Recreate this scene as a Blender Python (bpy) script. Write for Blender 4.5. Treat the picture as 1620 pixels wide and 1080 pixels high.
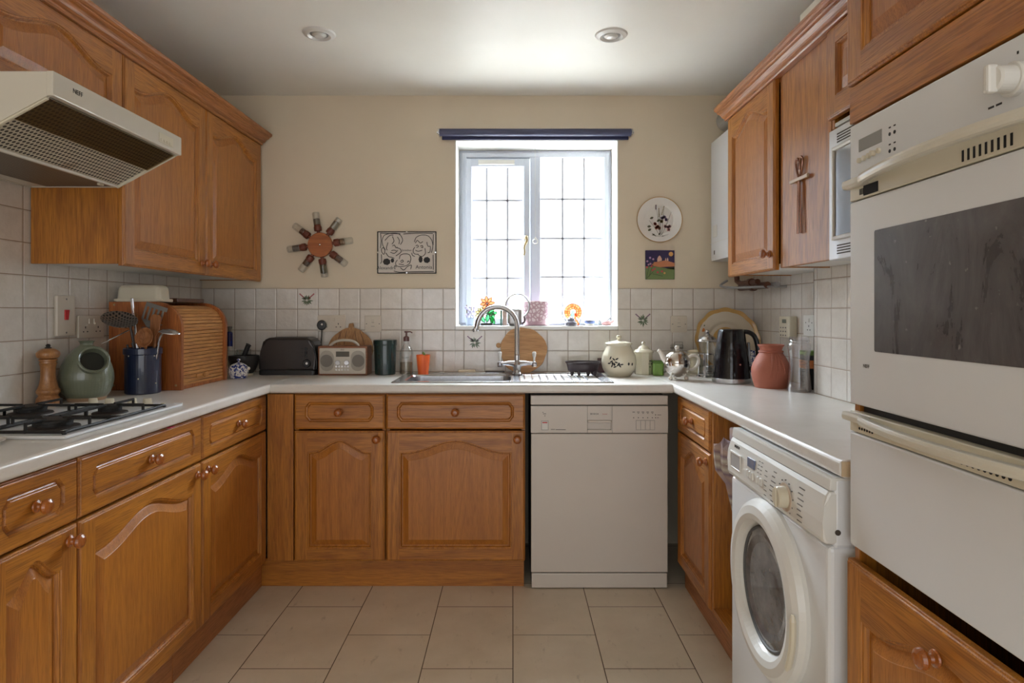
import bpy, bmesh, math, random
from mathutils import Matrix, Vector
random.seed(7)
PI = math.pi
for o_ in list(bpy.data.objects): bpy.data.objects.remove(o_, do_unlink=True)
SC = bpy.context.scene
COL = SC.collection

# ---------------------------------------------------------------- camera
HC = 1.205                       # camera height
cd = bpy.data.cameras.new('camera'); cam = bpy.data.objects.new('camera', cd); COL.objects.link(cam)
cam.location = (0, 0, HC); cam.rotation_euler = (PI/2, 0, 0)
cd.sensor_width = 36; cd.lens = 1000/1620*36
cd.shift_x = -1/1620; cd.shift_y = -47/1620; cd.clip_start = .02
SC.camera = cam
# ---------------------------------------------------------------- daylight
wd = bpy.data.worlds.new('sky'); SC.world = wd; wd.use_nodes = True
wn = wd.node_tree.nodes; wl = wd.node_tree.links
bgn = wn['Background']; bgn.inputs[0].default_value = (.95, .975, 1, 1)
# a sky that is dim at the horizon and bright overhead on the window side, with an even fill level added behind the camera
SKY_LOW, SKY_HIGH, SKY_REAR_FILL = 1.6, 30., 1.35
_tc = wn.new('ShaderNodeTexCoord'); _sp = wn.new('ShaderNodeSeparateXYZ'); wl.new(_tc.outputs['Generated'], _sp.inputs[0])
def _mr(src, a, b, c, d):
    x = wn.new('ShaderNodeMapRange'); x.interpolation_type = 'SMOOTHSTEP'; wl.new(src, x.inputs[0])
    for i, v in enumerate((a, b, c, d)): x.inputs[i+1].default_value = v
    return x.outputs[0]
_hi = _mr(_sp.outputs[2], .27, .42, SKY_LOW, SKY_HIGH); _side = _mr(_sp.outputs[1], -.1, .1, 0, 1)
_mx = wn.new('ShaderNodeMix'); wl.new(_side, _mx.inputs[0]); _mx.inputs[2].default_value = SKY_REAR_FILL; wl.new(_hi, _mx.inputs[3]); wl.new(_mx.outputs[0], bgn.inputs[1])
_cm = wn.new('ShaderNodeMix'); _cm.data_type = 'RGBA'; wl.new(_side, _cm.inputs[0]); _cm.inputs[6].default_value = (.95, .97, 1, 1); _cm.inputs[7].default_value = (.83, .92, 1, 1); wl.new(_cm.outputs[2], bgn.inputs[0])
sd = bpy.data.lights.new('sun', 'SUN'); sd.energy = 3; sd.angle = .1; sd.color = (1, .97, .92)
so = bpy.data.objects.new('sun', sd); COL.objects.link(so); so.location = (2, 9, 6); so.rotation_euler = (math.radians(-6), math.radians(38), 0)
def portal(name, loc, rot, sx, sy):
    d = bpy.data.lights.new(name, 'AREA'); d.shape = 'RECTANGLE'; d.size = sx; d.size_y = sy; d.cycles.is_portal = True
    o = bpy.data.objects.new(name, d); COL.objects.link(o); o.location = loc; o.rotation_euler = rot
portal('window_portal', (.125, 3.60, 1.62), (-PI/2, 0, 0), .9, 1.05)
portal('rear_fill_portal', (-.18, -2.22, 1.1), (PI/2, 0, 0), 2.6, 2.1)
SC.view_settings.view_transform = 'Standard'; SC.view_settings.look = 'None'
SC.view_settings.gamma = 1; SC.view_settings.use_curve_mapping = False
SC.view_settings.exposure = 0.95

# ---------------------------------------------------------------- mesh helpers
def T(x=0, y=0, z=0): return Matrix.Translation((x, y, z))
def R(a, ax='Z'): return Matrix.Rotation(math.radians(a), 4, ax)
def S(x, y, z): return Matrix.Diagonal((x, y, z, 1))
def ax(px, Y): return (px-811)*Y/1000
def az(py, Y): return HC-(py-493)*Y/1000

class MB:
    def __init__(s): s.bm = bmesh.new(); s.mi = 0; s.M = Matrix.Identity(4)
    def add(s, verts, faces, M=None, mi=None):
        M = s.M @ (M or Matrix.Identity(4)); mi = s.mi if mi is None else mi
        vs = [s.bm.verts.new(M @ Vector(v)) for v in verts]
        flip = M.determinant() < 0
        for f in faces:
            try: fc = s.bm.faces.new([vs[i] for i in (reversed(f) if flip else f)])
            except ValueError: continue
            fc.material_index = mi
        return s
    def merge(s, t, M=None, mi=None):
        t.verts.index_update(); v = [tuple(x.co) for x in t.verts]; f = [[x.index for x in fc.verts] for fc in t.faces]
        t.free(); return s.add(v, f, M, mi)
    def box(s, lo, hi, r=0, seg=2, M=None, mi=None):
        t = bmesh.new(); bmesh.ops.create_cube(t, size=1)
        for v in t.verts: v.co = Vector([(lo[i]+hi[i])/2+v.co[i]*(hi[i]-lo[i]) for i in range(3)])
        if r: bmesh.ops.bevel(t, geom=t.edges[:], offset=min(r, min(abs(hi[i]-lo[i]) for i in range(3))*.49), segments=seg, affect='EDGES', profile=.5, clamp_overlap=True)
        return s.merge(t, M, mi)
    def lathe(s, prof, seg=32, M=None, mi=None, a0=0, a1=360, rf=None):
        V = []; F = []; full = abs(a1-a0) >= 360; n = seg if full else seg+1
        for (r, z) in prof:
            for k in range(n):
                a = math.radians(a0+(a1-a0)*k/seg); q = r*(rf(a, z) if rf else 1)
                V.append((q*math.cos(a), q*math.sin(a), z))
        for i in range(len(prof)-1):
            for k in range(seg):
                a = i*n+k; b = i*n+(k+1) % n; F.append((a, b, b+n, a+n))
        t = bmesh.new(); vs = [t.verts.new(v) for v in V]
        for f in F:
            try: t.faces.new([vs[i] for i in f])
            except ValueError: pass
        bmesh.ops.remove_doubles(t, verts=t.verts[:], dist=1e-6)
        for end in (0, -1):
            if prof[end][0] > 1e-5 and full and not getattr(s, 'open', False):
                ring = [v for v in t.verts if abs(v.co.z-prof[end][1]) < 1e-7 and v.is_boundary]
                if len(ring) >= seg:
                    ring.sort(key=lambda v: math.atan2(v.co.y, v.co.x))
                    try: t.faces.new(ring if end == -1 else ring[::-1])
                    except ValueError: pass
        bmesh.ops.recalc_face_normals(t, faces=t.faces[:])
        return s.merge(t, M, mi)
    def cyl(s, p0, p1, r0, r1=None, seg=20, M=None, mi=None):
        r1 = r0 if r1 is None else r1; p0 = Vector(p0); p1 = Vector(p1); d = p1-p0
        q = d.to_track_quat('Z', 'Y').to_matrix().to_4x4()
        return s.lathe([(r0, 0), (r1, d.length)], seg, (M or Matrix.Identity(4)) @ Matrix.Translation(p0) @ q, mi)
    def ball(s, c, r, seg=16, M=None, mi=None, sc=(1, 1, 1)):
        n = seg//2; prof = [(r*math.sin(PI*i/n) if 0 < i < n else 0, -r*math.cos(PI*i/n)) for i in range(n+1)]
        return s.lathe(prof, seg, (M or Matrix.Identity(4)) @ T(*c) @ S(*sc), mi)
    def tube(s, pts, r, seg=10, M=None, mi=None, closed=False, sec=None):
        P = [Vector(p) for p in pts]; n = len(P); V = []; F = []
        rr = r if isinstance(r, (list, tuple)) else [r]*n
        up = None
        for i in range(n):
            a = P[(i-1) % n] if (closed or i > 0) else P[i]; b = P[(i+1) % n] if (closed or i < n-1) else P[i]
            t = (b-a).normalized()
            if up is None:
                up = Vector((0, 0, 1)) if abs(t.z) < .9 else Vector((0, 1, 0))
            u = (up-t*up.dot(t)).normalized(); w = t.cross(u); up = u
            for k in range(seg):
                an = 2*PI*k/seg
                cx, cy = (math.cos(an), math.sin(an)) if sec is None else (sec[0]*math.cos(an), sec[1]*math.sin(an))
                V.append(tuple(P[i]+(u*cy+w*cx)*rr[i]))
        m = n if closed else n-1
        for i in range(m):
            for k in range(seg):
                a = i*seg+k; b = i*seg+(k+1) % seg; c = ((i+1) % n)*seg+(k+1) % seg; d = ((i+1) % n)*seg+k
                F.append((a, b, c, d))
        if not closed: F.append(tuple(range(seg))[::-1]); F.append(tuple(range((n-1)*seg, n*seg)))
        t = bmesh.new(); vs = [t.verts.new(v) for v in V]
        for f in F: t.faces.new([vs[i] for i in f])
        bmesh.ops.recalc_face_normals(t, faces=t.faces[:])
        return s.merge(t, M, mi)
    def prism(s, poly, h0, h1, M=None, mi=None, r=0, seg=2):
        """polygon in xy pulled from z=h0 to z=h1"""
        n = len(poly); t = bmesh.new()
        a = [t.verts.new((x, y, h0)) for x, y in poly]; b = [t.verts.new((x, y, h1)) for x, y in poly]
        fb = t.faces.new(a[::-1]); ft = t.faces.new(b)
        for i in range(n): t.faces.new((a[i], a[(i+1) % n], b[(i+1) % n], b[i]))
        if r:
            ed = [e for e in ft.edges]+[e for e in fb.edges]
            bmesh.ops.bevel(t, geom=ed, offset=r, segments=seg, affect='EDGES', profile=.5, clamp_overlap=True)
        bmesh.ops.recalc_face_normals(t, faces=t.faces[:])
        return s.merge(t, M, mi)
    def loft(s, rings, M=None, mi=None, cap0=False, cap1=False, closed=True):
        n = len(rings[0]); V = [p for r in rings for p in r]; F = []
        for i in range(len(rings)-1):
            for k in range(n if closed else n-1):
                F.append((i*n+k, i*n+(k+1) % n, (i+1)*n+(k+1) % n, (i+1)*n+k))
        if cap0: F.append(tuple(range(n))[::-1])
        if cap1: F.append(tuple(range((len(rings)-1)*n, len(rings)*n)))
        t = bmesh.new(); vs = [t.verts.new(v) for v in V]
        for f in F:
            try: t.faces.new([vs[i] for i in f])
            except ValueError: pass
        if cap0 or cap1: bmesh.ops.recalc_face_normals(t, faces=t.faces[:])
        return s.merge(t, M, mi)

XZ = Matrix(((1, 0, 0, 0), (0, 0, 1, 0), (0, 1, 0, 0), (0, 0, 0, 1)))    # prism xy -> xz, height -> y (mirror)
def rrect(x0, y0, x1, y1, r, n=5):
    P = []
    for (cx, cy, a) in ((x1-r, y1-r, 0), (x0+r, y1-r, 90), (x0+r, y0+r, 180), (x1-r, y0+r, 270)):
        for k in range(n+1):
            t = math.radians(a+90*k/n); P.append((cx+r*math.cos(t), cy+r*math.sin(t)))
    return P
def circ(cx, cy, r, n=24, r2=None): return [(cx+r*math.cos(2*PI*k/n), cy+(r2 or r)*math.sin(2*PI*k/n)) for k in range(n)]
def arc(cx, cy, r, a0, a1, n=10): return [(cx+r*math.cos(math.radians(a0+(a1-a0)*k/n)), cy+r*math.sin(math.radians(a0+(a1-a0)*k/n))) for k in range(n+1)]
def spline(P, n=6):
    out = []; P = [Vector(p) for p in P]
    for i in range(len(P)-1):
        p0 = P[max(i-1, 0)]; p1 = P[i]; p2 = P[i+1]; p3 = P[min(i+2, len(P)-1)]
        for k in range(n):
            t = k/n; out.append(.5*((2*p1)+(p2-p0)*t+(2*p0-5*p1+4*p2-p3)*t*t+(3*p1-p0-3*p2+p3)*t**3))
    out.append(P[-1]); return [tuple(p) for p in out]

def ob(name, mb, mats, parent=None, loc=None, rot=None, flat=False, ang=35):
    me = bpy.data.meshes.new(name); bm = mb.bm
    for f in bm.faces: f.smooth = not flat
    if not flat:
        lim = math.radians(ang)
        for e in bm.edges:
            if len(e.link_faces) == 2 and e.calc_face_angle(0) > lim: e.smooth = False
        for f in bm.faces:                      # big flats beside small rounded edges stay truly flat
            nb = [g.calc_area() for e in f.edges if e.smooth and len(e.link_faces) == 2 and e.calc_face_angle(0) > .002 for g in e.link_faces if g is not f]
            if not nb or f.calc_area() > 6*max(nb): f.smooth = False
    bm.to_mesh(me); bm.free()
    for m in (mats if isinstance(mats, (list, tuple)) else [mats]): me.materials.append(m)
    o = bpy.data.objects.new(name, me); COL.objects.link(o)
    if parent: o.parent = parent
    if loc: o.location = loc
    if rot: o.rotation_euler = rot
    return o
def tag(o, label=None, cat=None, group=None, kind=None):
    if label: o['label'] = label
    if cat: o['category'] = cat
    if group: o['group'] = group
    if kind: o['kind'] = kind
    return o
def thing(name, label, cat, loc=(0, 0, 0), rz=0, group=None):
    o = bpy.data.objects.new(name, None); COL.objects.link(o); o.empty_display_size = .05
    o.location = loc; o.rotation_euler = (0, 0, math.radians(rz)); return tag(o, label, cat, group)
def struct(name, mb, mats, **k): o = ob(name, mb, mats, **k); o['kind'] = 'structure'; return o
def copy_tree(o, loc=None, rz=None, label=None):
    c = o.copy(); COL.objects.link(c)
    if loc: c.location = loc
    if rz is not None: c.rotation_euler = (0, 0, math.radians(rz))
    if label: c['label'] = label
    for ch in list(o.children):
        d = ch.copy(); COL.objects.link(d); d.parent = c
        for g in list(ch.children):
            e = g.copy(); COL.objects.link(e); e.parent = d
    return c
def text_mb(mb, s, size, M, mi=None, depth=.0004):
    cu = bpy.data.curves.new('t', 'FONT'); cu.body = s; cu.size = size; cu.align_x = 'CENTER'; cu.align_y = 'CENTER'; cu.extrude = depth; cu.resolution_u = 2
    o = bpy.data.objects.new('t', cu); COL.objects.link(o)
    me = bpy.data.meshes.new_from_object(o.evaluated_get(bpy.context.evaluated_depsgraph_get()))
    mb.add([tuple(v.co) for v in me.vertices], [tuple(p.vertices) for p in me.polygons], M, mi)
    bpy.data.objects.remove(o, do_unlink=True); bpy.data.meshes.remove(me); bpy.data.curves.remove(cu)
TXF = R(90, 'X')                 # text lying in xz, read from -y

# ---------------------------------------------------------------- materials
def lin(c):
    c = c/255; return c/12.92 if c <= .04045 else ((c+.055)/1.055)**2.4
def C(r, g, b): return (lin(r), lin(g), lin(b), 1)
class N:
    def __init__(s, name):
        s.m = bpy.data.materials.new(name); s.m.use_nodes = True; s.t = s.m.node_tree; s.b = s.t.nodes['Principled BSDF']; s.out = s.t.nodes['Material Output']
    def n(s, typ, **k):
        x = s.t.nodes.new('ShaderNode'+typ)
        for a, v in k.items(): setattr(x, a, v)
        return x
    def l(s, a, b): s.t.links.new(a, b)
    def put(s, sock, v):
        if isinstance(v, bpy.types.NodeSocket): s.l(v, sock)
        else: sock.default_value = v
    def math(s, op, a, b=0, c=None):
        x = s.n('Math', operation=op); s.put(x.inputs[0], a); s.put(x.inputs[1], b)
        if c is not None: s.put(x.inputs[2], c)
        return x.outputs[0]
    def mix(s, f, a, b, typ='MIX'):
        x = s.n('MixRGB', blend_type=typ); s.put(x.inputs[0], f); s.put(x.inputs[1], a); s.put(x.inputs[2], b); return x.outputs[0]
    def vmul(s, v, sc):
        x = s.n('Mapping'); s.put(x.inputs[0], v); x.inputs[3].default_value = sc; return x.outputs[0]
    def noise(s, v, scale=1, detail=3, rough=.5, dist=0):
        x = s.n('TexNoise'); s.put(x.inputs['Vector'], v); x.inputs['Scale'].default_value = scale; x.inputs['Detail'].default_value = detail
        x.inputs['Roughness'].default_value = rough; x.inputs['Distortion'].default_value = dist; return x.outputs[0]
    def ramp(s, f, stops):
        x = s.n('ValToRGB'); s.put(x.inputs[0], f); e = x.color_ramp.elements
        while len(e) < len(stops): e.new(.5)
        for i, (p, c) in enumerate(stops): e[i].position = p; e[i].color = c if isinstance(c, tuple) else (c, c, c, 1)
        return x.outputs[0]
    def obj(s): return s.n('TexCoord').outputs['Object']
    def pos(s):
        x = s.n('SeparateXYZ'); s.l(s.n('NewGeometry').outputs['Position'], x.inputs[0]); return x.outputs
    def bump(s, h, strength=.3, dist=.002):
        x = s.n('Bump'); x.inputs['Strength'].default_value = strength; x.inputs['Distance'].default_value = dist; s.l(h, x.inputs['Height']); s.l(x.outputs[0], s.b.inputs['Normal']); return x
    def fin(s, col=None, rough=.5, metal=0, coat=0, **k):
        if col is not None: s.put(s.b.inputs['Base Color'], col)
        s.put(s.b.inputs['Roughness'], rough); s.b.inputs['Metallic'].default_value = metal
        s.b.inputs['Coat Weight'].default_value = coat
        for a, v in k.items(): s.put(s.b.inputs[a.replace('_', ' ')], v)
        return s.m
def pm(name, col, rough=.5, metal=0, coat=0, var=.06, vs=14, bump=0, bs=60, bd=.001, **k):
    """plain procedural material: a slightly mottled colour"""
    n = N(name); v = n.obj(); f = n.noise(v, vs, 4)
    a = tuple(min(1, x*(1+var)) for x in col[:3])+(1,); b = tuple(x*(1-var) for x in col[:3])+(1,)
    c = n.mix(f, b, a)
    if bump: n.bump(n.noise(v, bs, 3), bump, bd)
    return n.fin(c, rough, metal, coat, **k)
def wood(name, light, dark, axis='z', rough=.38, coat=.32, k=1, rings=1, contrast=1):
    n = N(name); v = n.obj(); oi = n.n('ObjectInfo')
    sh = n.n('VectorMath', operation='SCALE'); sh.inputs[0].default_value = (3.7, 5.3, 4.1); n.l(oi.outputs['Random'], sh.inputs['Scale'])
    ad = n.n('VectorMath', operation='ADD'); n.l(v, ad.inputs[0]); n.l(sh.outputs[0], ad.inputs[1]); v = ad.outputs[0]
    def sc(c, l): return {'z': (c, c, l), 'x': (l, c, c), 'y': (c, l, c)}[axis]
    big = n.noise(n.vmul(v, sc(5*k, .55*k)), 1, 2, .4, .25)
    ring = n.math('PINGPONG', n.math('MULTIPLY', big, 26*rings), 1)
    ring = n.ramp(ring, [(0, 0.), (.55, .25), (1, 1.)])
    streak = n.noise(n.vmul(v, sc(70*k, 1.6*k)), 1, 4, .6)
    pore = n.noise(n.vmul(v, sc(420*k, 14*k)), 1, 2, .5)
    pore = n.ramp(pore, [(.40, 1.), (.52, 0.)])
    mid = tuple((light[i]+dark[i])/2 for i in range(3))+(1,)
    c = n.mix(n.ramp(streak, [(.3, 0.), (.75, 1.)]), mid, light)
    c = n.mix(n.math('MULTIPLY', ring, .52*contrast), c, dark)
    c = n.mix(n.math('MULTIPLY', pore, .45*contrast), c, tuple(x*.55 for x in dark[:3])+(1,))
    n.bump(n.math('ADD', n.math('MULTIPLY', pore, -.6), n.math('MULTIPLY', ring, -.25)), .18, .0006)
    return n.fin(c, n.math('ADD', rough, n.math('MULTIPLY', pore, .12)), 0, coat, Coat_Roughness=.3)
OL, OD = C(200, 131, 44), C(134, 72, 16)
oak_v = wood('oak_vertical', OL, OD, 'z')
oak_h = wood('oak_horizontal', OL, OD, 'x')
oak_y = wood('oak_lengthwise', C(190, 122, 62), C(140, 80, 34), 'y')
oak_panel = wood('oak_panel_smooth', C(192, 122, 42), C(140, 78, 20), 'z', k=1.4, contrast=.7)
knob_w = wood('turned_knob_wood', C(184, 104, 34), C(130, 66, 18), 'z', rough=.22, coat=.6)
pine = wood('pine_slats', C(218, 160, 92), C(176, 112, 54), 'y', k=.8)
pine_v = wood('bread_bin_wood', C(196, 118, 54), C(142, 72, 26), 'z', k=.9, contrast=1.2)
board_w = wood('cutting_board_wood', C(205, 160, 112), C(170, 120, 76), 'x', rough=.6, coat=0)
board_v = wood('pumpkin_board_wood', C(196, 152, 104), C(150, 105, 64), 'z', rough=.6, coat=0)
mill_w = wood('pepper_mill_wood', C(190, 135, 80), C(145, 90, 45), 'z', rough=.3, coat=.5, k=1.6)
dark_w = wood('dark_walnut', C(110, 66, 36), C(70, 38, 20), 'y')
spoon_w = wood('spoon_wood', C(170, 112, 66), C(120, 72, 38), 'z', rough=.65, coat=0)
case_w = wood('radio_case_wood', C(150, 92, 56), C(110, 62, 34), 'x', rough=.4)
white_pl = pm('white_plastic', C(222, 220, 214), .32, coat=.2, var=.02)
white_en = pm('white_enamel', C(226, 228, 230), .28, coat=.3, var=.03, vs=5)
dw_white = pm('dishwasher_white', C(208, 200, 190), .32, coat=.2, var=.03, vs=6)
cream_pl = pm('aged_cream_plastic', C(214, 206, 184), .35, coat=.2, var=.04)
black_pl = pm('black_plastic', C(24, 24, 26), .35, coat=.2)
black_mat = pm('dark_void', C(14, 13, 12), .8)
dark_met = pm('dark_steel', C(84, 78, 76), .32, .85, var=.08)
steel = pm('brushed_steel', C(190, 190, 192), .24, 1, var=.05, vs=40)
chrome = pm('chrome', C(215, 215, 218), .12, 1, var=.02)
iron = pm('cast_iron', C(30, 29, 29), .55, .2, bump=.2)
burner = pm('burner_cap', C(48, 42, 40), .6, .3, bump=.3)
grime = pm('grey_print', C(110, 108, 104), .5)
ink = pm('black_ink', C(30, 28, 28), .6)
brown_line = pm('dark_brown_matt', C(70, 62, 54), .7)  # plain dark brown for the microwave vent slots and a washer screw
red = pm('red_plastic', C(190, 30, 30), .4)
# special materials
def paint(name, col):
    n = N(name); p = n.n('NewGeometry').outputs['Position']
    f = n.noise(p, 1.7, 5, .6); g = n.noise(p, 45, 2)
    c = n.mix(n.ramp(f, [(.3, 0.), (.75, 1.)]), tuple(x*.93 for x in col[:3])+(1,), col)
    n.bump(g, .08, .001); return n.fin(c, .75)
wall_paint = paint('cream_wall_paint', C(226, 212, 188))
ceil_paint = paint('white_ceiling_paint', C(240, 236, 226)); ceil_paint.node_tree.nodes['Principled BSDF'].inputs['Roughness'].default_value = .42
reveal_paint = paint('white_reveal_paint', C(238, 236, 228))

def tile_mat(name, which, off):
    n = N(name); X, Y, Z = n.pos(); p = .1083
    a = X if which == 'x' else Y
    u = n.math('DIVIDE', n.math('SUBTRACT', a, off), p); w = n.math('DIVIDE', n.math('SUBTRACT', Z, 1.3265), p)
    fu = n.math('PINGPONG', u, .5); fw = n.math('PINGPONG', w, .5)     # 0 at a joint
    d = n.math('MINIMUM', fu, fw)
    joint = n.ramp(d, [(.010, 1.), (.017, 0.)])
    cell = n.n('CombineXYZ'); n.l(n.math('FLOOR', u), cell.inputs[0]); n.l(n.math('FLOOR', w), cell.inputs[1])
    wn_ = n.n('TexWhiteNoise'); n.l(cell.outputs[0], wn_.inputs['Vector'])
    pos = n.n('NewGeometry').outputs['Position']
    cl = n.noise(pos, 22, 4, .65)
    base = n.mix(n.ramp(cl, [(.3, 0.), (.7, 1.)]), C(212, 206, 197), C(224, 219, 211))
    base = n.mix(n.math('MULTIPLY', wn_.outputs['Value'], .3), base, C(214, 204, 194))
    c = n.mix(joint, base, C(150, 132, 112))
    pil = n.ramp(d, [(.006, 0.), (.05, 1.)])
    h = n.math('ADD', n.math('MULTIPLY', pil, 1.), n.math('MULTIPLY', n.noise(pos, 30, 3, .6), 1.5))
    n.bump(h, .45, .0022)
    return n.fin(c, n.math('ADD', .10, n.math('MULTIPLY', joint, .6)), 0, .3)
tile_b = tile_mat('glazed_wall_tiles_back', 'x', ax(371.3, 3.285))
tile_s = tile_mat('glazed_wall_tiles_side', 'y', 2.085)

def floor_mat():
    n = N('floor_tiles'); X, Y, Z = n.pos()
    u = n.math('DIVIDE', n.math('SUBTRACT', X, .001), .308); col = n.math('FLOOR', u)
    par = n.math('MULTIPLY', n.math('PINGPONG', col, 1), 1)
    v = n.math('SUBTRACT', n.math('DIVIDE', n.math('SUBTRACT', Y, 2.358), .448), n.math('MULTIPLY', par, .5022))
    row = n.math('FLOOR', v)
    du = n.math('MULTIPLY', n.math('PINGPONG', u, .5), .308); dv = n.math('MULTIPLY', n.math('PINGPONG', v, .5), .448)
    d = n.math('MINIMUM', du, dv); joint = n.ramp(n.math('MULTIPLY', d, 100), [(.13, 1.), (.2, 0.)])
    cell = n.n('CombineXYZ'); n.l(col, cell.inputs[0]); n.l(row, cell.inputs[1])
    wn_ = n.n('TexWhiteNoise'); n.l(cell.outputs[0], wn_.inputs['Vector'])
    pos = n.n('NewGeometry').outputs['Position']
    cl = n.noise(pos, 3.5, 6, .65); fine = n.noise(n.vmul(pos, (26, 9, 9)), 1, 5, .75)
    c = n.mix(n.ramp(cl, [(.3, 0.), (.7, 1.)]), C(204, 190, 168), C(222, 209, 188))
    c = n.mix(n.math('MULTIPLY', wn_.outputs['Value'], .3), c, C(212, 198, 176))
    c = n.mix(n.ramp(fine, [(.60, 0.), (.74, .45)]), c, C(120, 100, 78))
    c = n.mix(joint, c, C(92, 74, 54))
    n.bump(n.ramp(n.math('MULTIPLY', d, 100), [(.1, 0.), (.3, 1.)]), .4, .0015)
    return n.fin(c, n.math('ADD', .38, n.math('MULTIPLY', joint, .4)))
floor_m = floor_mat()
def worktop_mat(name, a, b):
    n = N(name); p = n.n('NewGeometry').outputs['Position']
    f = n.noise(p, 5, 4, .6); g = n.noise(p, 60, 4, .7)
    c = n.mix(n.ramp(f, [(.35, 0.), (.65, 1.)]), a, b); c = n.mix(n.ramp(g, [(.55, 0.), (.75, .3)]), c, C(200, 188, 170))
    n.bump(g, .04, .0004); return n.fin(c, .30, 0, .2)
worktop_m = worktop_mat('stone_effect_laminate', C(216, 210, 202), C(225, 220, 213))
def glassy(name, col=(1, 1, 1, 1), gl=.1, rough=.02, blend=.25):
    n = N(name); tr = n.n('BsdfTransparent'); tr.inputs[0].default_value = col
    g = n.n('BsdfGlossy'); g.inputs['Roughness'].default_value = rough
    lw = n.n('LayerWeight'); lw.inputs[0].default_value = blend
    f = n.math('MULTIPLY', lw.outputs['Facing'], gl*4); f = n.math('ADD', f, gl*.4)
    f = n.math('MINIMUM', f, .55)
    mx = n.n('MixShader'); n.l(f, mx.inputs[0]); n.l(tr.outputs[0], mx.inputs[1]); n.l(g.outputs[0], mx.inputs[2]); n.l(mx.outputs[0], n.out.inputs[0]); return n.m
pane = glassy('window_pane', (.98, .99, 1, 1), .05, .0)
glass = glassy('clear_glass', (.94, .955, .955, 1), .14, .04, .4)
plastic_clear = glassy('clear_bottle_plastic', (.93, .94, .97, 1), .30, .18, .5)
def stained(name, col):
    n = N(name); tr = n.n('BsdfTranslucent'); tr.inputs[0].default_value = col; t2 = n.n('BsdfTransparent'); t2.inputs[0].default_value = col
    mx = n.n('MixShader'); mx.inputs[0].default_value = .6; n.l(tr.outputs[0], mx.inputs[1]); n.l(t2.outputs[0], mx.inputs[2]); n.l(mx.outputs[0], n.out.inputs[0]); return n.m

# ---------------------------------------------------------------- the room
XL, XR, YW, ZC = -1.615, 1.25, 3.285, 2.33
WX0, WX1, WZ0, WZ1 = ax(720, YW), ax(978, YW), az(515.5, YW), az(221, YW)
YB = -2.2
m = MB(); m.box((XL-.15, YB, -.05), (XR+.15, YW+.2, 0)); struct('floor', m, floor_m)
m = MB(); m.box((XL-.15, YB, ZC), (XR+.15, YW+.3, ZC+.1)); struct('ceiling', m, ceil_paint)
m = MB()
y0, y1 = YW+.006, YW+.3
m.box((XL-.15, y0, 0), (WX0, y1, ZC)); m.box((WX1, y0, 0), (XR+.15, y1, ZC))
m.box((WX0, y0, 0), (WX1, y1, WZ0-.02)); m.box((WX0, y0, WZ1), (WX1, y1, ZC))
struct('wall_back', m, wall_paint)
m = MB(); m.box((XL-.15, YB, 0), (XL-.006, y0, ZC)); struct('wall_left', m, wall_paint)
m = MB(); m.box((XR+.006, YB, 0), (XR+.15, y0, ZC)); m.box((1.166, 1.0, 0), (XR+.006, 2.43, ZC)); struct('wall_right', m, wall_paint)
m = MB()
m.box((XL-.15, YB-.12, 0), (-1.5, YB, ZC)); m.box((1.13, YB-.12, 0), (XR+.15, YB, ZC)); m.box((-1.5, YB-.12, 2.15), (1.13, YB, ZC))  # unseen rear wall; its wide opening is added to let fill light in
struct('wall_rear', m, wall_paint)
# plaster reveals of the window
m = MB(); e = .012
m.box((WX0-.001, YW+.004, WZ0), (WX0+.004, YW+.2, WZ1)); m.box((WX1-.004, YW+.004, WZ0), (WX1+.001, YW+.2, WZ1)); m.box((WX0, YW+.004, WZ1-.004), (WX1, YW+.2, WZ1+.001))
struct('trim_1', m, reveal_paint)
m = MB(); m.box((WX0, YW-.006, WZ0-.02), (WX1, YW+.21, WZ0), .004); struct('trim_2', m, pm('white_sill', C(236, 236, 232), .25, coat=.4, var=.02))
# tiling, 6 mm thick, standing proud of the plaster
ZT = 1.3265
m = MB()
zb = .86
m.box((XL, YW, zb), (WX0, YW+.006, ZT), .0015, 1); m.box((WX1, YW, zb), (XR, YW+.006, ZT), .0015, 1); m.box((WX0, YW, zb), (WX1, YW+.006, WZ0-.021), .001, 1)
tb = struct('trim_3', m, tile_b)
m = MB(); m.box((XL-.006, 1.0, zb), (XL, YW+.006, 1.90), .0015, 1); struct('trim_4', m, tile_s)
m = MB(); m.box((XR, 2.43, zb), (XR+.006, YW+.006, 1.40), .0015, 1); m.box((1.16, 1.0, zb), (1.166, 2.436, 1.86), .0015, 1); m.box((1.16, 2.43, zb), (XR, 2.436, 1.40), .001, 1)
struct('trim_5', m, tile_s)
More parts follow.
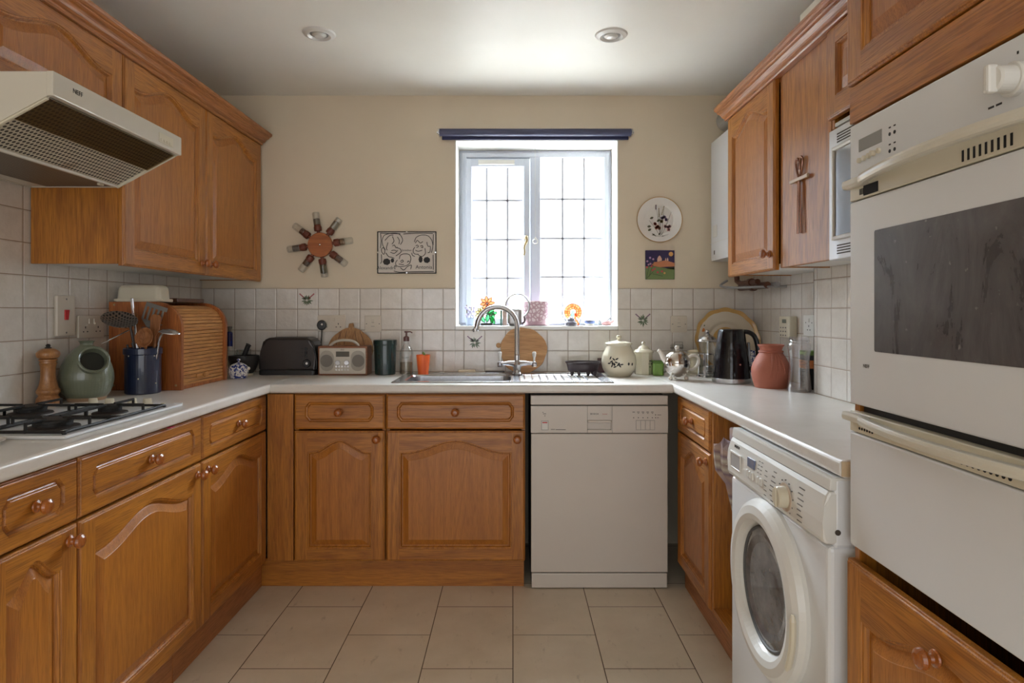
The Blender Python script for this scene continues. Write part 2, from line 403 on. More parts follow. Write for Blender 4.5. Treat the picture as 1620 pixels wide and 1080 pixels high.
# herb sprigs printed on three tiles
leaf_g = pm('printed_leaf_green', C(96, 112, 84), .3); bud_p = pm('printed_bud_purple', C(120, 84, 110), .3); bud_r = pm('printed_bud_red', C(160, 60, 62), .3)
def leaf_poly(x, z, a, l, w, n=6):
    P = []
    for k in range(n+1): t = k/n; P.append((t*l, w*math.sin(PI*t)))
    for k in range(n-1, 0, -1): t = k/n; P.append((t*l, -w*math.sin(PI*t)))
    ca, sa = math.cos(a), math.sin(a)
    return [(x+u*ca-v*sa, z+u*sa+v*ca) for u, v in P]
for (px, py, rd) in ((485.5, 473, 1), (751, 540, 0), (1017, 505, 0)):
    m = MB(); cx, cz = ax(px, YW), az(py, YW)-.006; rn = random.Random(px)
    for k in range(15):
        a = math.radians(-160+k*23+rn.uniform(-8, 8)); L = rn.uniform(.020, .032)
        m.prism(leaf_poly(cx+.004*math.cos(a), cz+.004*math.sin(a), a, L, .0034), YW-.0006, YW+.0001, M=XZ, mi=0)
    for s_ in (-1, 1):
        for k in range(6):
            t = .012+k*.0065; m.prism(circ(cx+s_*t*.8, cz+t*.72, .0038, 6), YW-.0006, YW+.0001, M=XZ, mi=1)
    ob('herb_motif', m, [leaf_g, bud_r if rd else bud_p], tb)

# ---------------------------------------------------------------- window
upvc = pm('white_upvc', C(204, 210, 222), .3, coat=.3, var=.01)
YF = 3.485; gx = lambda p: ax(p, YF); gz = lambda p: az(p, YF)
win = bpy.data.objects.new('window_1', None); COL.objects.link(win); win.location = (.125, YF, WZ0); win['kind'] = 'structure'
def frame_mb(m, x0, z0, x1, z1, w, ya, yb, wl_=None, wr=None, wt=None, wb=None, r=.006):
    wl_ = wl_ or w; wr = wr or w; wt = wt or w; wb = wb or w
    m.box((x0, ya, z0), (x0+wl_, yb, z1), r); m.box((x1-wr, ya, z0), (x1, yb, z1), r)
    m.box((x0+wl_*.8, ya, z0), (x1-wr*.8, yb, z0+wb), r); m.box((x0+wl_*.8, ya, z1-wt), (x1-wr*.8, yb, z1), r)
WL = win.location
m = MB(); m.M = T(*(-Vector(WL)))
fx0, fx1, fz0, fz1 = WX0+.004, WX1-.004, WZ0, WZ1-.004
frame_mb(m, fx0, fz0, fx1, fz1, .045, YF, YF+.07)
frame_mb(m, fx0+.012, fz0+.008, fx1-.012, fz1-.012, .03, YF-.008, YF+.03)
m.box((gx(839), YF-.004, fz0), (gx(853), YF+.07, fz1), .006)
ob('window_frame', m, upvc, win)
m = MB(); m.M = T(*(-Vector(WL)))
frame_mb(m, gx(737), gz(513), gx(838), gz(252), .034, YF-.022, YF+.03, wt=gz(252)-gz(265))
sash = ob('opening_sash', m, upvc, win)
m = MB(); m.M = T(*(-Vector(WL)))
m.box((gx(757), YF-.034, gz(262)), (gx(814), YF-.022, gz(255)), .002)
ob('trickle_vent', m, white_pl, sash)
m = MB(); m.M = T(*(-Vector(WL)))
frame_mb(m, gx(851), gz(509), gx(965), gz(246), .014, YF-.004, YF+.03, r=.004); ob('fixed_bead', m, upvc, win)
lead = pm('lead_strip', C(196, 198, 206), .5, 0)
GL = dict(l=(gx(746), gx(827), gz(512), gz(264)), r=(gx(853), gx(962), gz(510), gz(250)))
for k, (a, b, z0, z1) in GL.items():
    m = MB(); m.M = T(*(-Vector(WL))); m.box((a, YF+.008, z0), (b, YF+.012, z1)); g_ = ob('pane', m, pane, win)
    m = MB(); m.M = T(*(-Vector(WL)))
    vs_ = (770, 803) if k == 'l' else (890, 924); hs_ = (317, 379, 440) if k == 'l' else (315, 377, 438)
    for p in vs_: m.box((gx(p)-.0052, YF+.003, z0), (gx(p)+.0052, YF+.008, z1))
    for p in hs_: m.box((a, YF+.003, gz(p)-.0052), (b, YF+.008, gz(p)+.0052))
    ob('lead_strips', m, lead, g_)
m = MB(); m.M = T(*(-Vector(WL)))
brass = pm('antique_brass', C(176, 158, 120), .3, .9)
hx, hz = gx(832), gz(376)
m.lathe([(.011, 0), (.011, .006), (.006, .012), (.006, .02)], 16, T(hx, YF-.022, hz) @ R(90, 'X') @ S(1, 1, 1))
m.tube(spline([(hx, YF-.04, hz), (hx+.004, YF-.045, hz-.02), (hx-.010, YF-.045, hz-.055), (hx-.008, YF-.042, hz-.085), (hx-.014, YF-.042, hz-.1)]), [.0065]*10+[.005]*15, 8)
ob('window_handle', m, brass, sash)

# roller blind
bl = thing('roller_blind', 'rolled up navy blue roller blind mounted above the window', 'blind', (ax(847, 3.24), 3.245, az(210, 3.24)))
navy = pm('navy_blind_fabric', C(44, 48, 84), .6, var=.1)
navy2 = pm('navy_blind_tube', C(76, 78, 104), .5, var=.05)
m = MB(); L = (998-695)*3.24/2000
m.cyl((-L, 0, .003), (L, 0, .003), .019, seg=28); ob('fabric_roll', m, navy2, bl)
m = MB(); m.box((-L+.01, .012, -.030), (L-.01, .022, -.006), .002); ob('bottom_bar', m, navy, bl)
for s_ in (-1, 1):
    m = MB(); m.box((s_*L-.004+s_*.004, -.016, -.012), (s_*L+.004+s_*.004, .04, .018), .002); m.cyl((s_*L, 0, .003), (s_*(L+.014), 0, .003), .007); ob('bracket', m, chrome, bl)
m = MB(); zc = az(377, 3.24)-bl.location.z; m.cyl((0, .018, -.02), (0, .018, zc), .0008, seg=6); ob('cord', m, white_pl, bl)
m = MB(); m.tube([(.013*math.cos(a), .018, zc-.013+.013*math.sin(a)) for a in [2*PI*k/20 for k in range(20)]], .0022, 8, closed=True); m.ball((0, .018, zc+.004), .005); ob('pull_ring', m, white_pl, bl)

# outside: paving and a close-boarded fence
m = MB(); m.box((-8, YW+.3, -.2), (8, 14, -.1)); struct('trim_6', m, pm('garden_paving', C(190, 186, 178), .8, var=.08))
fence = thing('garden_fence', 'pale boarded garden fence outside, seen low through the window', 'fence', (0, 8.5, -.1))
fw = pm('fence_wood', C(190, 176, 158), .8, var=.08)
for k in range(30):
    m = MB(); x = -3+k*.22
    m.box((x, 0, 0), (x+.212, .02, 1.52+.01*(k % 2)), .003); ob('board', m, fw, fence)
m = MB(); m.box((-3, -.03, 1.3), (3.6, 0, 1.38)); m.box((-3, -.03, .3), (3.6, 0, .38)); ob('rail', m, fw, fence)

# ---------------------------------------------------------------- ceiling lights
bulb = pm('frosted_lamp_face', C(200, 196, 186), .25, coat=.5)
def downlight(px, py, lab):
    Y = (ZC-HC)*1000/(493-py); t = thing('ceiling_light', lab, 'light', (ax(px, Y), Y, ZC), group='recessed ceiling downlights')
    m = MB(); m.lathe([(.036, -.003), (.046, -.012), (.062, -.006), (.066, 0), (.05, 0)], 36); ob('bezel', m, white_pl, t)
    m = MB(); m.lathe([(.040, -.004), (.036, .002), (.030, -.001), (0, -.002)], 28); ob('recess', m, grime, t)
    m = MB(); m.lathe([(.0, -.016), (.018, -.014), (.028, -.008), (.030, -.002), (0, -.002)], 28); ob('lamp', m, bulb, t)
downlight(505, 53, 'recessed white downlight in the ceiling, the left one')
downlight(967, 55, 'recessed white downlight in the ceiling, the right one')

# ---------------------------------------------------------------- kitchen joinery
def bead_slab(m, w, h, t, mi):
    """edge of a door: sides and rounded outer bead, back"""
    rect = lambda o, y: [(o, y, o), (w-o, y, o), (w-o, y, h-o), (o, y, h-o)]
    m.loft([rect(0, 0), rect(0, -t+.007), rect(.0012, -t+.0045), rect(.004, -t+.0035), rect(.0055, -t+.001), rect(.008, -t)], mi=mi)
    m.add([(0, 0, 0), (w, 0, 0), (w, 0, h), (0, 0, h)], [(0, 3, 2, 1)][::-1], mi=mi)
def inset(P, d):
    n = len(P); out = []
    for i in range(n):
        a = Vector(P[i-1]); b = Vector(P[i]); c = Vector(P[(i+1) % n])
        e1 = (b-a).normalized(); e2 = (c-b).normalized(); n1 = Vector((-e1.y, e1.x)); n2 = Vector((-e2.y, e2.x))
        k = n1+n2; k = k/max(.25, k.dot(n1)) if k.length > 1e-6 else n1
        out.append(tuple(b+k*d))
    return out
def door_mb(w, h, t=.02, s=.057, rb=.053, sh=.092, pk=.040, arch=True, flip=False):
    """raised-and-fielded door; x 0..w, z 0..h, front at y=-t; mats: 0 stile, 1 rail, 2 panel"""
    m = MB(); bead_slab(m, w, h, t, 0); b = .008; y = -t
    x0, x1 = s, w-s; sh_ = h-sh; n = 34; A = sh-pk
    top = []
    for k in range(n+1):
        u = k/n; x = x1+(x0-x1)*u; q = abs(2*u-1); q = min(1, q/.94)
        top.append((x, sh_+(A*(.5+.5*math.cos(PI*q))**1.15 if arch else A)))
    def AR(x):
        q = min(1, abs(2*(x-x0)/(x1-x0)-1)/.94); return sh_+(A*(.5+.5*math.cos(PI*q))**1.15 if arch else A)
    def outline(d):
        out = [(x0+d, rb+d), (x1-d, rb+d)]
        for k in range(n+1):
            x = (x1-d)+(x0-x1+2*d)*k/n; g = (AR(x+.002)-AR(x-.002))/.004; out.append((x, AR(x)-d*math.sqrt(1+g*g)))
        return out
    P = outline(0)
    quad = lambda p, mi: m.add([(a, y, c) for a, c in p], [(0, 1, 2, 3)], mi=mi)
    quad([(b, b), (x0, b), (x0, h-b), (b, h-b)], 0); quad([(x1, b), (w-b, b), (w-b, h-b), (x1, h-b)], 0)
    quad([(x0, b), (x1, b), (x1, rb), (x0, rb)], 1)
    for k in range(n): a, c = top[k+1], top[k]; quad([a, c, (c[0], h-b), (a[0], h-b)], 1)
    rings = []
    for (o, d) in ((0, 0), (.0015, .0028), (.0055, .0030), (.0085, .0075), (.0105, .0120), (.0145, .0122), (.0185, .0105), (.038, .0035), (.0395, .0026)):
        rings.append([(p[0], y+d, p[1]) for p in outline(o)])
    m.loft(rings[:6], mi=0); m.loft(rings[5:], mi=2)
    last = rings[-1]; k0 = len(last)
    bot = last[0][2]
    for k in range(2, k0-1):
        a, c = last[k+1], last[k]; m.add([(a[0], a[1], bot), (c[0], a[1], bot), c, a], [(0, 1, 2, 3)], mi=2)
    return m
def drawer_mb(w, h, t=.02, mx=.047, mz=.032):
    m = MB(); bead_slab(m, w, h, t, 0); b = .008; y = -t
    x0, x1, z0, z1 = mx, w-mx, mz, h-mz; c = .018; zm = (z0+z1)/2; q = (z1-z0)*.24
    P = [(x0+c, z0), (x1-c, z0), (x1, zm-q), (x1, zm+q), (x1-c, z1), (x0+c, z1), (x0, zm+q), (x0, zm-q)]
    O = [(b, b), (w-b, b), (w-b, h-b), (b, h-b)]
    V = [(p[0], y, p[1]) for p in O+P]
    m.add(V, [(0, 1, 5, 4), (1, 6, 5), (1, 2, 7, 6), (2, 8, 7), (2, 3, 9, 8), (3, 10, 9), (3, 0, 11, 10), (0, 4, 11)], mi=0)
    R_ = [[(p[0], y+d, p[1]) for p in (inset(P, o) if o else P)] for (o, d) in ((0, 0), (.0015, .003), (.004, .0065), (.008, .0075), (.0105, .006), (.013, .002), (.0145, .0012))]
    m.loft(R_, mi=0); m.add(R_[-1], [tuple(range(8))], mi=0)
    return m
def knob_mb(x, z, y=-.02, s=1):
    m = MB(); m.lathe([(.0, 0), (.0125*s, 0), (.0145*s, .003), (.0135*s, .006), (.008*s, .009), (.0065*s, .014), (.009*s, .018), (.0155*s, .021), (.0175*s, .026), (.0155*s, .032), (.009*s, .036), (0, .037)], 24, T(x, y, z) @ R(90, 'X'))
    return m
FR = [oak_v, oak_h, oak_panel]
def put_door(par, x, z, w, h, knob=None, **k):
    d = ob('door', door_mb(w, h, **k), FR, par, (x, 0, z))
    if knob: ob('knob', knob_mb(knob[0]-x, knob[1]-z), knob_w, d)
    return d
def put_drawer(par, x, z, w, h):
    d = ob('drawer', drawer_mb(w, h), oak_h, par, (x, 0, z)); ob('knob', knob_mb(w/2, h/2), knob_w, d); return d
def body_mb(w, z0, z1, dep, inner=True):
    m = MB(); t = .016
    m.box((0, .001, z0), (t, dep, z1), .001, 1); m.box((w-t, .001, z0), (w, dep, z1), .001, 1); m.box((t, .002, z0), (w-t, dep, z0+t)); m.box((t, dep-.008, z0+t), (w-t, dep, z1))
    return m
ZD0, ZD1, ZR0, ZR1 = .123, .690, .693, .846
def base_unit(lab, loc, rz, w, knob_side, depth=.5, gap=.002):
    c = thing('base_cabinet', lab, 'cabinet', loc, rz)
    m = body_mb(w, ZD0, .850, depth); m.box((.016, .004, .80), (w-.016, .02, .849)); ob('body', m, oak_v, c)
    put_drawer(c, gap, ZR0+.002, w-2*gap, ZR1-ZR0-.002)
    kx = w-.035 if knob_side > 0 else .035
    put_door(c, gap, ZD0, w-2*gap, ZD1-ZD0-.002, (kx, ZD1-.036))
    return c
YBC = 2.762; XLC = -1.086; XRC = .732
base_unit('narrow oak base cabinet with drawer under the radio, left of the sink cabinet', (ax(464.5, 2.742), YBC, 0), 0, ax(609, 2.742)-ax(464.5, 2.742), 1)
base_unit('wide oak base cabinet with drawer and arched door below the sink', (ax(610, 2.742), YBC, 0), 0, ax(831, 2.742)-ax(610, 2.742), 1)
base_unit('oak base cabinet with drawer on the left run, nearest the back corner', (XLC, 2.173, 0), 90, .567, -1)
base_unit('oak base cabinet with long drawer directly below the gas hob', (XLC, 1.556, 0), 90, .614, 1)
base_unit('oak base cabinet at the left edge of the picture, near end of the left run', (XLC, 1.270, 0), 90, .284, 1)
c = base_unit('narrow oak base cabinet with small drawer between dishwasher and washing machine', (XRC, 2.735, 0), -90, .447, 1, depth=.42)
m = MB(); m.box((-1.066, YBC-.016, ZD0), (ax(463.5, 2.742), YBC+.002, .848), .002); tag(ob('filler_panel', m, oak_v), 'narrow vertical oak filler strip in the back left corner', 'panel')
m = MB(); m.box((-1.108, 2.778, 0), (.050, 2.794, ZD0-.002), .001); tag(ob('plinth', m, oak_h), 'oak kickboard below the two back cabinets', 'plinth')
for (a, b, lab) in ((1.27, 2.046, 'oak kickboard at the near end of the left run'), (2.049, 2.776, 'oak kickboard at the far end of the left run')):
    m = MB(); m.box((-1.118, a, 0), (-1.102, b, ZD0-.002), .001); tag(ob('plinth', m, oak_y), lab, 'plinth')
m = MB(); m.box((.755, 1.96, 0), (.771, 2.77, ZD0-.002), .001); tag(ob('plinth', m, oak_y), 'oak kickboard on the right beside the washing machine', 'plinth')
# open slot for towels between the cabinet and the washing machine
sl = thing('open_shelf_unit', 'open narrow oak slot beside the washing machine holding a towel', 'cabinet', (XRC-.012, 2.284, 0), -90)
m = MB(); m.box((0, 0, ZD0), (.018, .42, .850), .001); ob('side_panel', m, oak_v, sl)
m = MB(); m.box((.018, 0, ZD0), (.322, .42, ZD0+.018), .001); ob('bottom_panel', m, oak_h, sl)
m = MB(); m.box((.018, .41, ZD0+.018), (.322, .42, .850)); ob('back_panel', m, oak_v, sl)

# worktop: one U-shaped laminate top with a rolled front edge and a cut-out for the sink bowl
wt_ = thing('worktop', 'continuous U-shaped stone-effect laminate worktop with rolled front edge', 'worktop', (0, 0, .854))
h = .038; r = .011
def wt_prof(w): return [(w, 0), (w, h)]+[(r+r*math.cos(math.radians(a)), h-r+r*math.sin(math.radians(a))) for a in (90, 115, 140, 160, 180)]+[(r+r*math.cos(math.radians(a)), r+r*math.sin(math.radians(a))) for a in (180, 205, 230, 270)]
def ext(prof, o, d, L):
    """extrude a (depth,height) profile; o origin, d depth direction, L run vector"""
    a = [(o[0]+d[0]*p, o[1]+d[1]*p, q) for p, q in prof]; b = [(x+L[0], y+L[1], z) for x, y, z in a]
    n = len(a); return a+b, [(i, (i+1) % n, n+(i+1) % n, n+i) for i in range(n)]+[tuple(range(n))[::-1], tuple(range(n, 2*n))]
def ext_mb(m, prof, o, d, L, mi=None):
    V, F = ext(prof, o, d, L); t = bmesh.new(); vs = [t.verts.new(v) for v in V]
    for f in F: t.faces.new([vs[i] for i in f])
    bmesh.ops.recalc_face_normals(t, faces=t.faces[:]); m.merge(t, mi=mi)
XWL, XWR, YWF = -1.042, .690, 2.717
BX0, BX1, BY0, BY1 = -.500, .0, 2.825, 3.125
m = MB(); ext_mb(m, wt_prof(XWL+1.612), (XWL, 1.25), (-1, 0), (0, YW-1.25-.001)); ob('left_run', m, worktop_m, wt_)
m = MB(); ext_mb(m, wt_prof(BY0-YWF), (XWL, YWF), (0, 1), (XWR-XWL, 0))
m.box((XWL, BY0, 0), (BX0, YW-.001, h)); m.box((BX1, BY0, 0), (XWR, YW-.001, h)); m.box((BX0, BY1, 0), (BX1, YW-.001, h))
ob('back_run', m, worktop_m, wt_)
m = MB(); ext_mb(m, wt_prof(1.158-XWR), (XWR, 1.335), (1, 0), (0, YW-1.335-.001)); m.box((1.158, 2.438, 0), (1.249, YW-.001, h)); ob('right_run', m, worktop_m, wt_)
m = MB(); m.box((XWR+.004, 1.332, .003), (1.150, 1.3345, h-.003), .0005, 1); ob('end_strip', m, worktop_mat('end_strip_laminate', C(190, 165, 130), C(205, 182, 150)), wt_)

# wall cabinets, left
ZU0, ZU1 = 1.360, 2.066
def upper_body(w, z0, z1, dep, right=False):
    m = MB(); t = .016
    m.box((0, .001, z0), (t, dep, z1), .001, 1); m.box((w-t, .001, z0), (w, dep, z1), .001, 1)
    m.box((t, .002, z0+.004), (w-t, dep, z0+t), mi=1); m.box((t, .002, z1-t), (w-t, dep, z1)); m.box((t, dep-.008, z0+t), (w-t, dep, z1-t)); return m
melamine = pm('white_melamine', C(220, 218, 212), .4, var=.02)
c = thing('wall_cabinet', 'two-door oak wall cabinet above the bread bin, left of the window', 'cabinet', (-1.32, 2.114, 0), 90)
ob('body', upper_body(1.158, ZU0+.006, ZU1, .292), [oak_v, melamine], c)
uk = dict(sh=.092, pk=.038)
put_door(c, .002, ZU0, .564, ZU1-ZU0, (.532, ZU0+.048), **uk); put_door(c, .570, ZU0, .586, ZU1-ZU0, (.604, ZU0+.048), **uk)
c = thing('wall_cabinet', 'short oak wall cabinet above the cooker hood', 'cabinet', (-1.32, 1.517, 0), 90)
ob('body', upper_body(.595, 1.788, ZU1, .292), [oak_v, melamine], c)
put_door(c, .002, 1.792, .591, ZU1-1.792, None, **uk)
# cornices
def cornice(x, sgn, y0, y1, lab):
    P = [(.0, 0), (.006, 0), (.010, .004), (.010, .010), (.016, .012), (.022, .016), (.026, .022), (.032, .028), (.040, .031), (.044, .034), (.044, .038), (.050, .040), (.056, .044), (.058, .050), (.058, .056), (-.02, .056), (-.02, 0)]
    m = MB(); ext_mb(m, P, (0, y0), (sgn, 0), (0, y1-y0)); return tag(ob('cornice', m, oak_y, loc=(x, 0, ZU1)), lab, 'cornice')
cornice(-1.302, 1, 1.517, 3.27, 'oak cornice moulding along the top of the left wall cabinets')
cornice(.968, -1, 1.318, 2.862, 'oak cornice moulding along the top of the right wall cabinets')
# wall cabinets, right
c = thing('wall_cabinet', 'single arched-door oak wall cabinet in front of the boiler', 'cabinet', (.985, 2.842, 0), -90)
ob('body', upper_body(.532, ZU0+.006, ZU1, .262), [oak_v, melamine], c)
put_door(c, .002, ZU0, .503, ZU1-ZU0, (.468, ZU0+.062), **uk)
c = thing('wall_cabinet', 'flat plain oak cabinet front carrying the cross, right of the arched door', 'cabinet', (.985, 2.308, 0), -90)
m = MB(); m.box((0, 0, ZU0+.006), (.355, .016, ZU1), .002); m.box((0, .016, ZU0+.01), (.355, .174, ZU0+.026), mi=1); ob('flat_panel', m, [oak_v, melamine], c)
c = thing('wall_cabinet', 'oak cabinet with small door above the microwave', 'cabinet', (.985, 1.951, 0), -90)
ob('body', upper_body(.60, 1.765, ZU1, .174), [oak_v, melamine], c)
put_door(c, .002, 1.792, .596, ZU1-1.792, None, arch=False, sh=.06, pk=.055, rb=.06)
c = thing('microwave_oven', 'white built-in microwave between the flat oak panel and the ovens', 'microwave', (.975, 1.949, 0), -90)
m = MB(); m.box((0, 0, 1.362), (.596, .16, 1.758), .003); ob('casing', m, white_en, c)
m = MB(); frame_mb(m, .035, 1.42, .56, 1.70, .012, -.012, 0, r=.003); ob('door_frame', m, white_pl, c)
m = MB(); m.box((.047, -.006, 1.432), (.43, -.001, 1.688)); ob('door_window', m, pm('microwave_glass', C(120, 118, 116), .1, coat=.6), c)
for z0 in (1.712, 1.378):
    m = MB()
    for k in range(4): m.box((.05, -.001, z0+k*.008), (.54, .001, z0+k*.008+.0035))
    ob('vent_slots', m, brown_line, c)
# ---------------------------------------------------------------- dishwasher
d = thing('dishwasher', 'white freestanding dishwasher under the worktop right of the sink cabinet', 'dishwasher', (ax(839.5, 2.743), 2.763, 0))
w = ax(1057, 2.743)-ax(839.5, 2.743); zz = lambda p: az(p, 2.743); dx = lambda p: ax(p, 2.743)-ax(839.5, 2.743)
m = MB(); m.box((.003, 0, .02), (w-.003, .50, .838), .003); ob('casing', m, pm('dishwasher_side', C(60, 58, 56), .6), d)
m = MB(); m.box((0, -.018, zz(640.5)), (w, .02, zz(625.5)), .003); ob('lid_trim', m, dw_white, d)
m = MB(); z0, z1 = zz(684.6), zz(642)
hx0, hx1, hz0, hz1 = dx(929.5), dx(967.5), zz(680), zz(664.5)
for (a, b, e_, f) in ((0.001, hx0, z0, z1), (hx1, w, z0, z1), (hx0, hx1, hz1, z1), (hx0, hx1, z0, hz0)): m.box((a, -.020, e_), (b, 0, f), .0008, 1)
m.box((hx0, -.004, hz0), (hx1, 0, hz1)); cp = ob('control_panel', m, dw_white, d)
m = MB(); m.box((hx0+.001, -.019, hz1-.012), (hx1-.001, -.008, hz1-.001), .003); ob('handle', m, dw_white, cp)
m = MB(); m.box((.002, -.018, zz(905.5)), (w-.001, 0, zz(686)), .003); ob('door', m, dw_white, d)
m = MB(); m.box((.004, -.014, .004), (w-.002, 0, zz(907.5)), .004); ob('kickplate', m, dw_white, d)
m = MB()
for p in (929, 968.5): m.box((dx(p), -.0206, z0), (dx(p)+.0012, -.0195, z1))
m.box((dx(856.5), -.0206, zz(680)), (dx(867.5), -.0203, zz(665)), mi=0)
for k in range(5): m.box((dx(1006)+k*.0203, -.0206, zz(679.5)), (dx(1006)+k*.0203+.001, -.0203, zz(664.5)))
m.box((dx(1006), -.0206, zz(664.8)), (dx(1035.6), -.0203, zz(664.4))); m.box((dx(1006), -.0206, zz(680)), (dx(1035.6), -.0203, zz(679.6)))
ob('panel_seams', m, grime, cp)
m = MB(); m.box((dx(857), -.0209, zz(679.5)), (dx(867), -.0202, zz(665.5)), .0003, 1); ob('power_button', m, white_pl, cp)
m = MB(); m.box((dx(858), -.0213, zz(669)), (dx(866), -.0208, zz(667.3))); ob('button_mark', m, red, cp)
m = MB()
for k in range(4): m.box((dx(1006)+k*.0203+.0015, -.0212, zz(679)), (dx(1006)+k*.0203+.0195, -.0202, zz(665.2)), .0004, 1)
ob('program_buttons', m, dw_white, cp)
m = MB()
for k in range(5): m.lathe([(.0022, 0), (.0022, .0006), (0, .0006)], 10, T(dx(1002.5)+k*.0202, -.0202, zz(660.5)) @ R(90, 'X'))
for q in (656, 660.5): m.lathe([(.0022, 0), (.0022, .0006), (0, .0006)], 10, T(dx(1037), -.0202, zz(q)) @ R(90, 'X'))
for k in range(5):
    m.box((dx(1000.5)+k*.0202, -.0204, zz(652)), (dx(1004.5)+k*.0202, -.0202, zz(651.2)))
    if k in (1, 2, 3, 4): m.box((dx(1001.5)+k*.0202, -.0204, zz(654)), (dx(1003.8)+k*.0202, -.0202, zz(653.3)))
m.box((dx(1040), -.0204, zz(656.4)), (dx(1046), -.0202, zz(655.7))); m.box((dx(1039.5), -.0204, zz(660.8)), (dx(1042), -.0202, zz(660.1)))
for (a, b, q) in ((858, 860, 652), (859, 864, 654.3), (861, 863, 657.5), (871.5, 878, 679), (879, 895, 679.4)): m.box((dx(a), -.0204, zz(q+.4)), (dx(b), -.0202, zz(q-.4)))
ob('printed_symbols', m, ink, cp)
m = MB(); text_mb(m, 'BOSCH', .011, T(dx(940.5), -.0203, zz(654.6)) @ TXF, depth=.0003); ob('lettering', m, ink, cp)
m = MB(); text_mb(m, 'Exclusiv', .0065, T(dx(957), -.0203, zz(654.8)) @ TXF, depth=.0003); ob('lettering', m, red, cp)

# ---------------------------------------------------------------- washing machine
wx = .672
d = thing('washing_machine', 'white front-loading washing machine under the right worktop', 'washing machine', (wx, 1.945, 0), -90)
W = .600
m = MB()
m.box((0, 0, .01), (W, .470, .705), .012, 3); m.box((.0, .012, .70), (W, .470, .851), .008, 2)
ob('casing', m, white_en, d)
m = MB(); P = [(-.0, .708), (-.008, .712), (-.012, .722), (-.012, .755), (-.009, .785), (-.003, .812), (.003, .822), (.03, .822), (.03, .708)]
YZ = Matrix(((0, 0, 1, 0), (1, 0, 0, 0), (0, 1, 0, 0), (0, 0, 0, 1)))  # xy->yz, height->x
m.prism(P, .001, W-.001, M=YZ, r=.006); fas = ob('control_panel', m, white_pl, d)
m = MB(); m.prism([(.003, .824), (.005, .846), (.0065, .850), (.05, .851), (.05, .824)], .001, W-.001, M=YZ, r=.0015); ob('lid_edge', m, white_pl, d)
def face(z):      # y of the fascia surface at height z
    for (a, b), (c_, e_) in zip(P[1:], P[2:]):
        if b <= z <= e_: return a+(c_-a)*(z-b)/(e_-b)
    return -.01
F = lambda x, z, o=0: (x, face(z)-o, z)
tilt = 0
# detergent drawer recess
m = MB(); frame_mb(m, .032, .738, .118, .788, .005, -.0150, -.010, r=.002); ds_ = ob('drawer_surround', m, white_pl, fas)
m = MB(); m.loft([[(.036, -.0135, .742), (.114, -.0135, .742), (.114, -.0135, .784), (.036, -.0135, .784)], [(.040, -.0130, .744), (.110, -.0130, .744), (.110, -.0122, .778), (.040, -.0122, .778)]], cap1=True); ob('drawer_grip', m, pm('grip_silver', C(206, 208, 212), .25, .6), ds_)
m = MB(); m.box((.168, -.0128, .772), (.218, -.008, .798), .001); ob('display', m, pm('washer_display', C(96, 108, 140), .15, coat=.5), fas)
for x in (.172, .190, .208, .250, .268):
    m = MB(); m.box((x-.005, -.017, .742), (x+.005, -.010, .764), .004, 3); ob('button', m, white_pl, fas)
m = MB(); m.lathe([(.034, 0), (.034, .002), (.0, .002)], 32, T(.415, -.0118, .757) @ R(90, 'X')); ob('dial_plate', m, pm('dial_ring', C(200, 180, 160), .4), fas)
m = MB(); m.lathe([(.026, .0), (.025, .018), (.022, .022), (0, .022)], 32, T(.415, -.0135, .757) @ R(90, 'X')); m.box((.4145-.005, -.038, .733), (.4145+.005, -.033, .781), .002); ob('program_dial', m, cream_pl, fas)
m = MB(); rn = random.Random(3)
for (xa, n_) in ((.236, 4), (.254, 4)):
    for k in range(n_): m.box((xa, face(.77+k*.01)-.0006, .771+k*.010), (xa+.010, face(.77+k*.01)+.001, .773+k*.010))
for k in range(6):
    z = .725+k*.0125; m.box((.285, face(z)-.0006, z), (.285+rn.uniform(.012, .02), face(z)+.001, z+.002))
for k in range(7):
    z = .722+k*.0125; m.box((.320+.012*abs(k-2)*.3, face(z)-.0006, z), (.342+rn.uniform(0, .012), face(z)+.001, z+.0026)); 
for k in range(7):
    z = .722+k*.0125; m.box((.478, face(z)-.0006, z), (.495+rn.uniform(0, .014), face(z)+.001, z+.0024))
for k in range(11):
    a = math.radians(-50+k*28); m.box((.415+.041*math.cos(a)-.0015, -.0128, .757+.041*math.sin(a)-.0015), (.415+.041*math.cos(a)+.0015, -.010, .757+.041*math.sin(a)+.0015))
ob('printed_symbols', m, grime, fas)
m = MB(); text_mb(m, 'BOSCH', .012, T(.068, face(.803)-.0006, .803) @ TXF, depth=.0006); ob('lettering', m, ink, fas)
# porthole
cx, cz = .298, .487; D = T(cx, 0, cz) @ R(90, 'X')
m = MB(); m.lathe([(.224, 0), (.224, .010), (.218, .024), (.205, .034), (.185, .038), (.170, .034), (.160, .022), (.154, .010)], 72, D); dr = ob('door', m, cream_pl if False else white_pl, d)
m = MB(); m.lathe([(.156, .008), (.152, .016), (.148, .017), (.144, .010)], 56, D); ob('seal_ring', m, pm('grey_rubber', C(90, 90, 90), .6), dr)
m = MB(); m.lathe([(.152, .012), (.130, .016), (.110, .012), (.06, .005), (0, .003)], 48, D)
dn = N('porthole_glass'); g_ = dn.noise(dn.obj(), 9, 4, .6); dn.bump(dn.noise(dn.obj(), 12, 2), .5, .01)
ob('porthole_glass', m, dn.fin(dn.mix(dn.ramp(g_, [(.3, 0.), (.7, 1.)]), C(64, 64, 66), C(130, 130, 132)), .12, 0, .6), dr)
m = MB(); m.tube([(cx+.213*math.cos(math.radians(a)), -.036+.012*0, cz+.213*math.sin(math.radians(a))) for a in range(-32, 12, 4)], [.004]+[.008]*9+[.004], 8); ob('door_handle', m, cream_pl, dr)
m = MB(); m.cyl((W-.0005, .02, .735), (W+.0015, .02, .735), .006); ob('screw', m, brown_line, d)

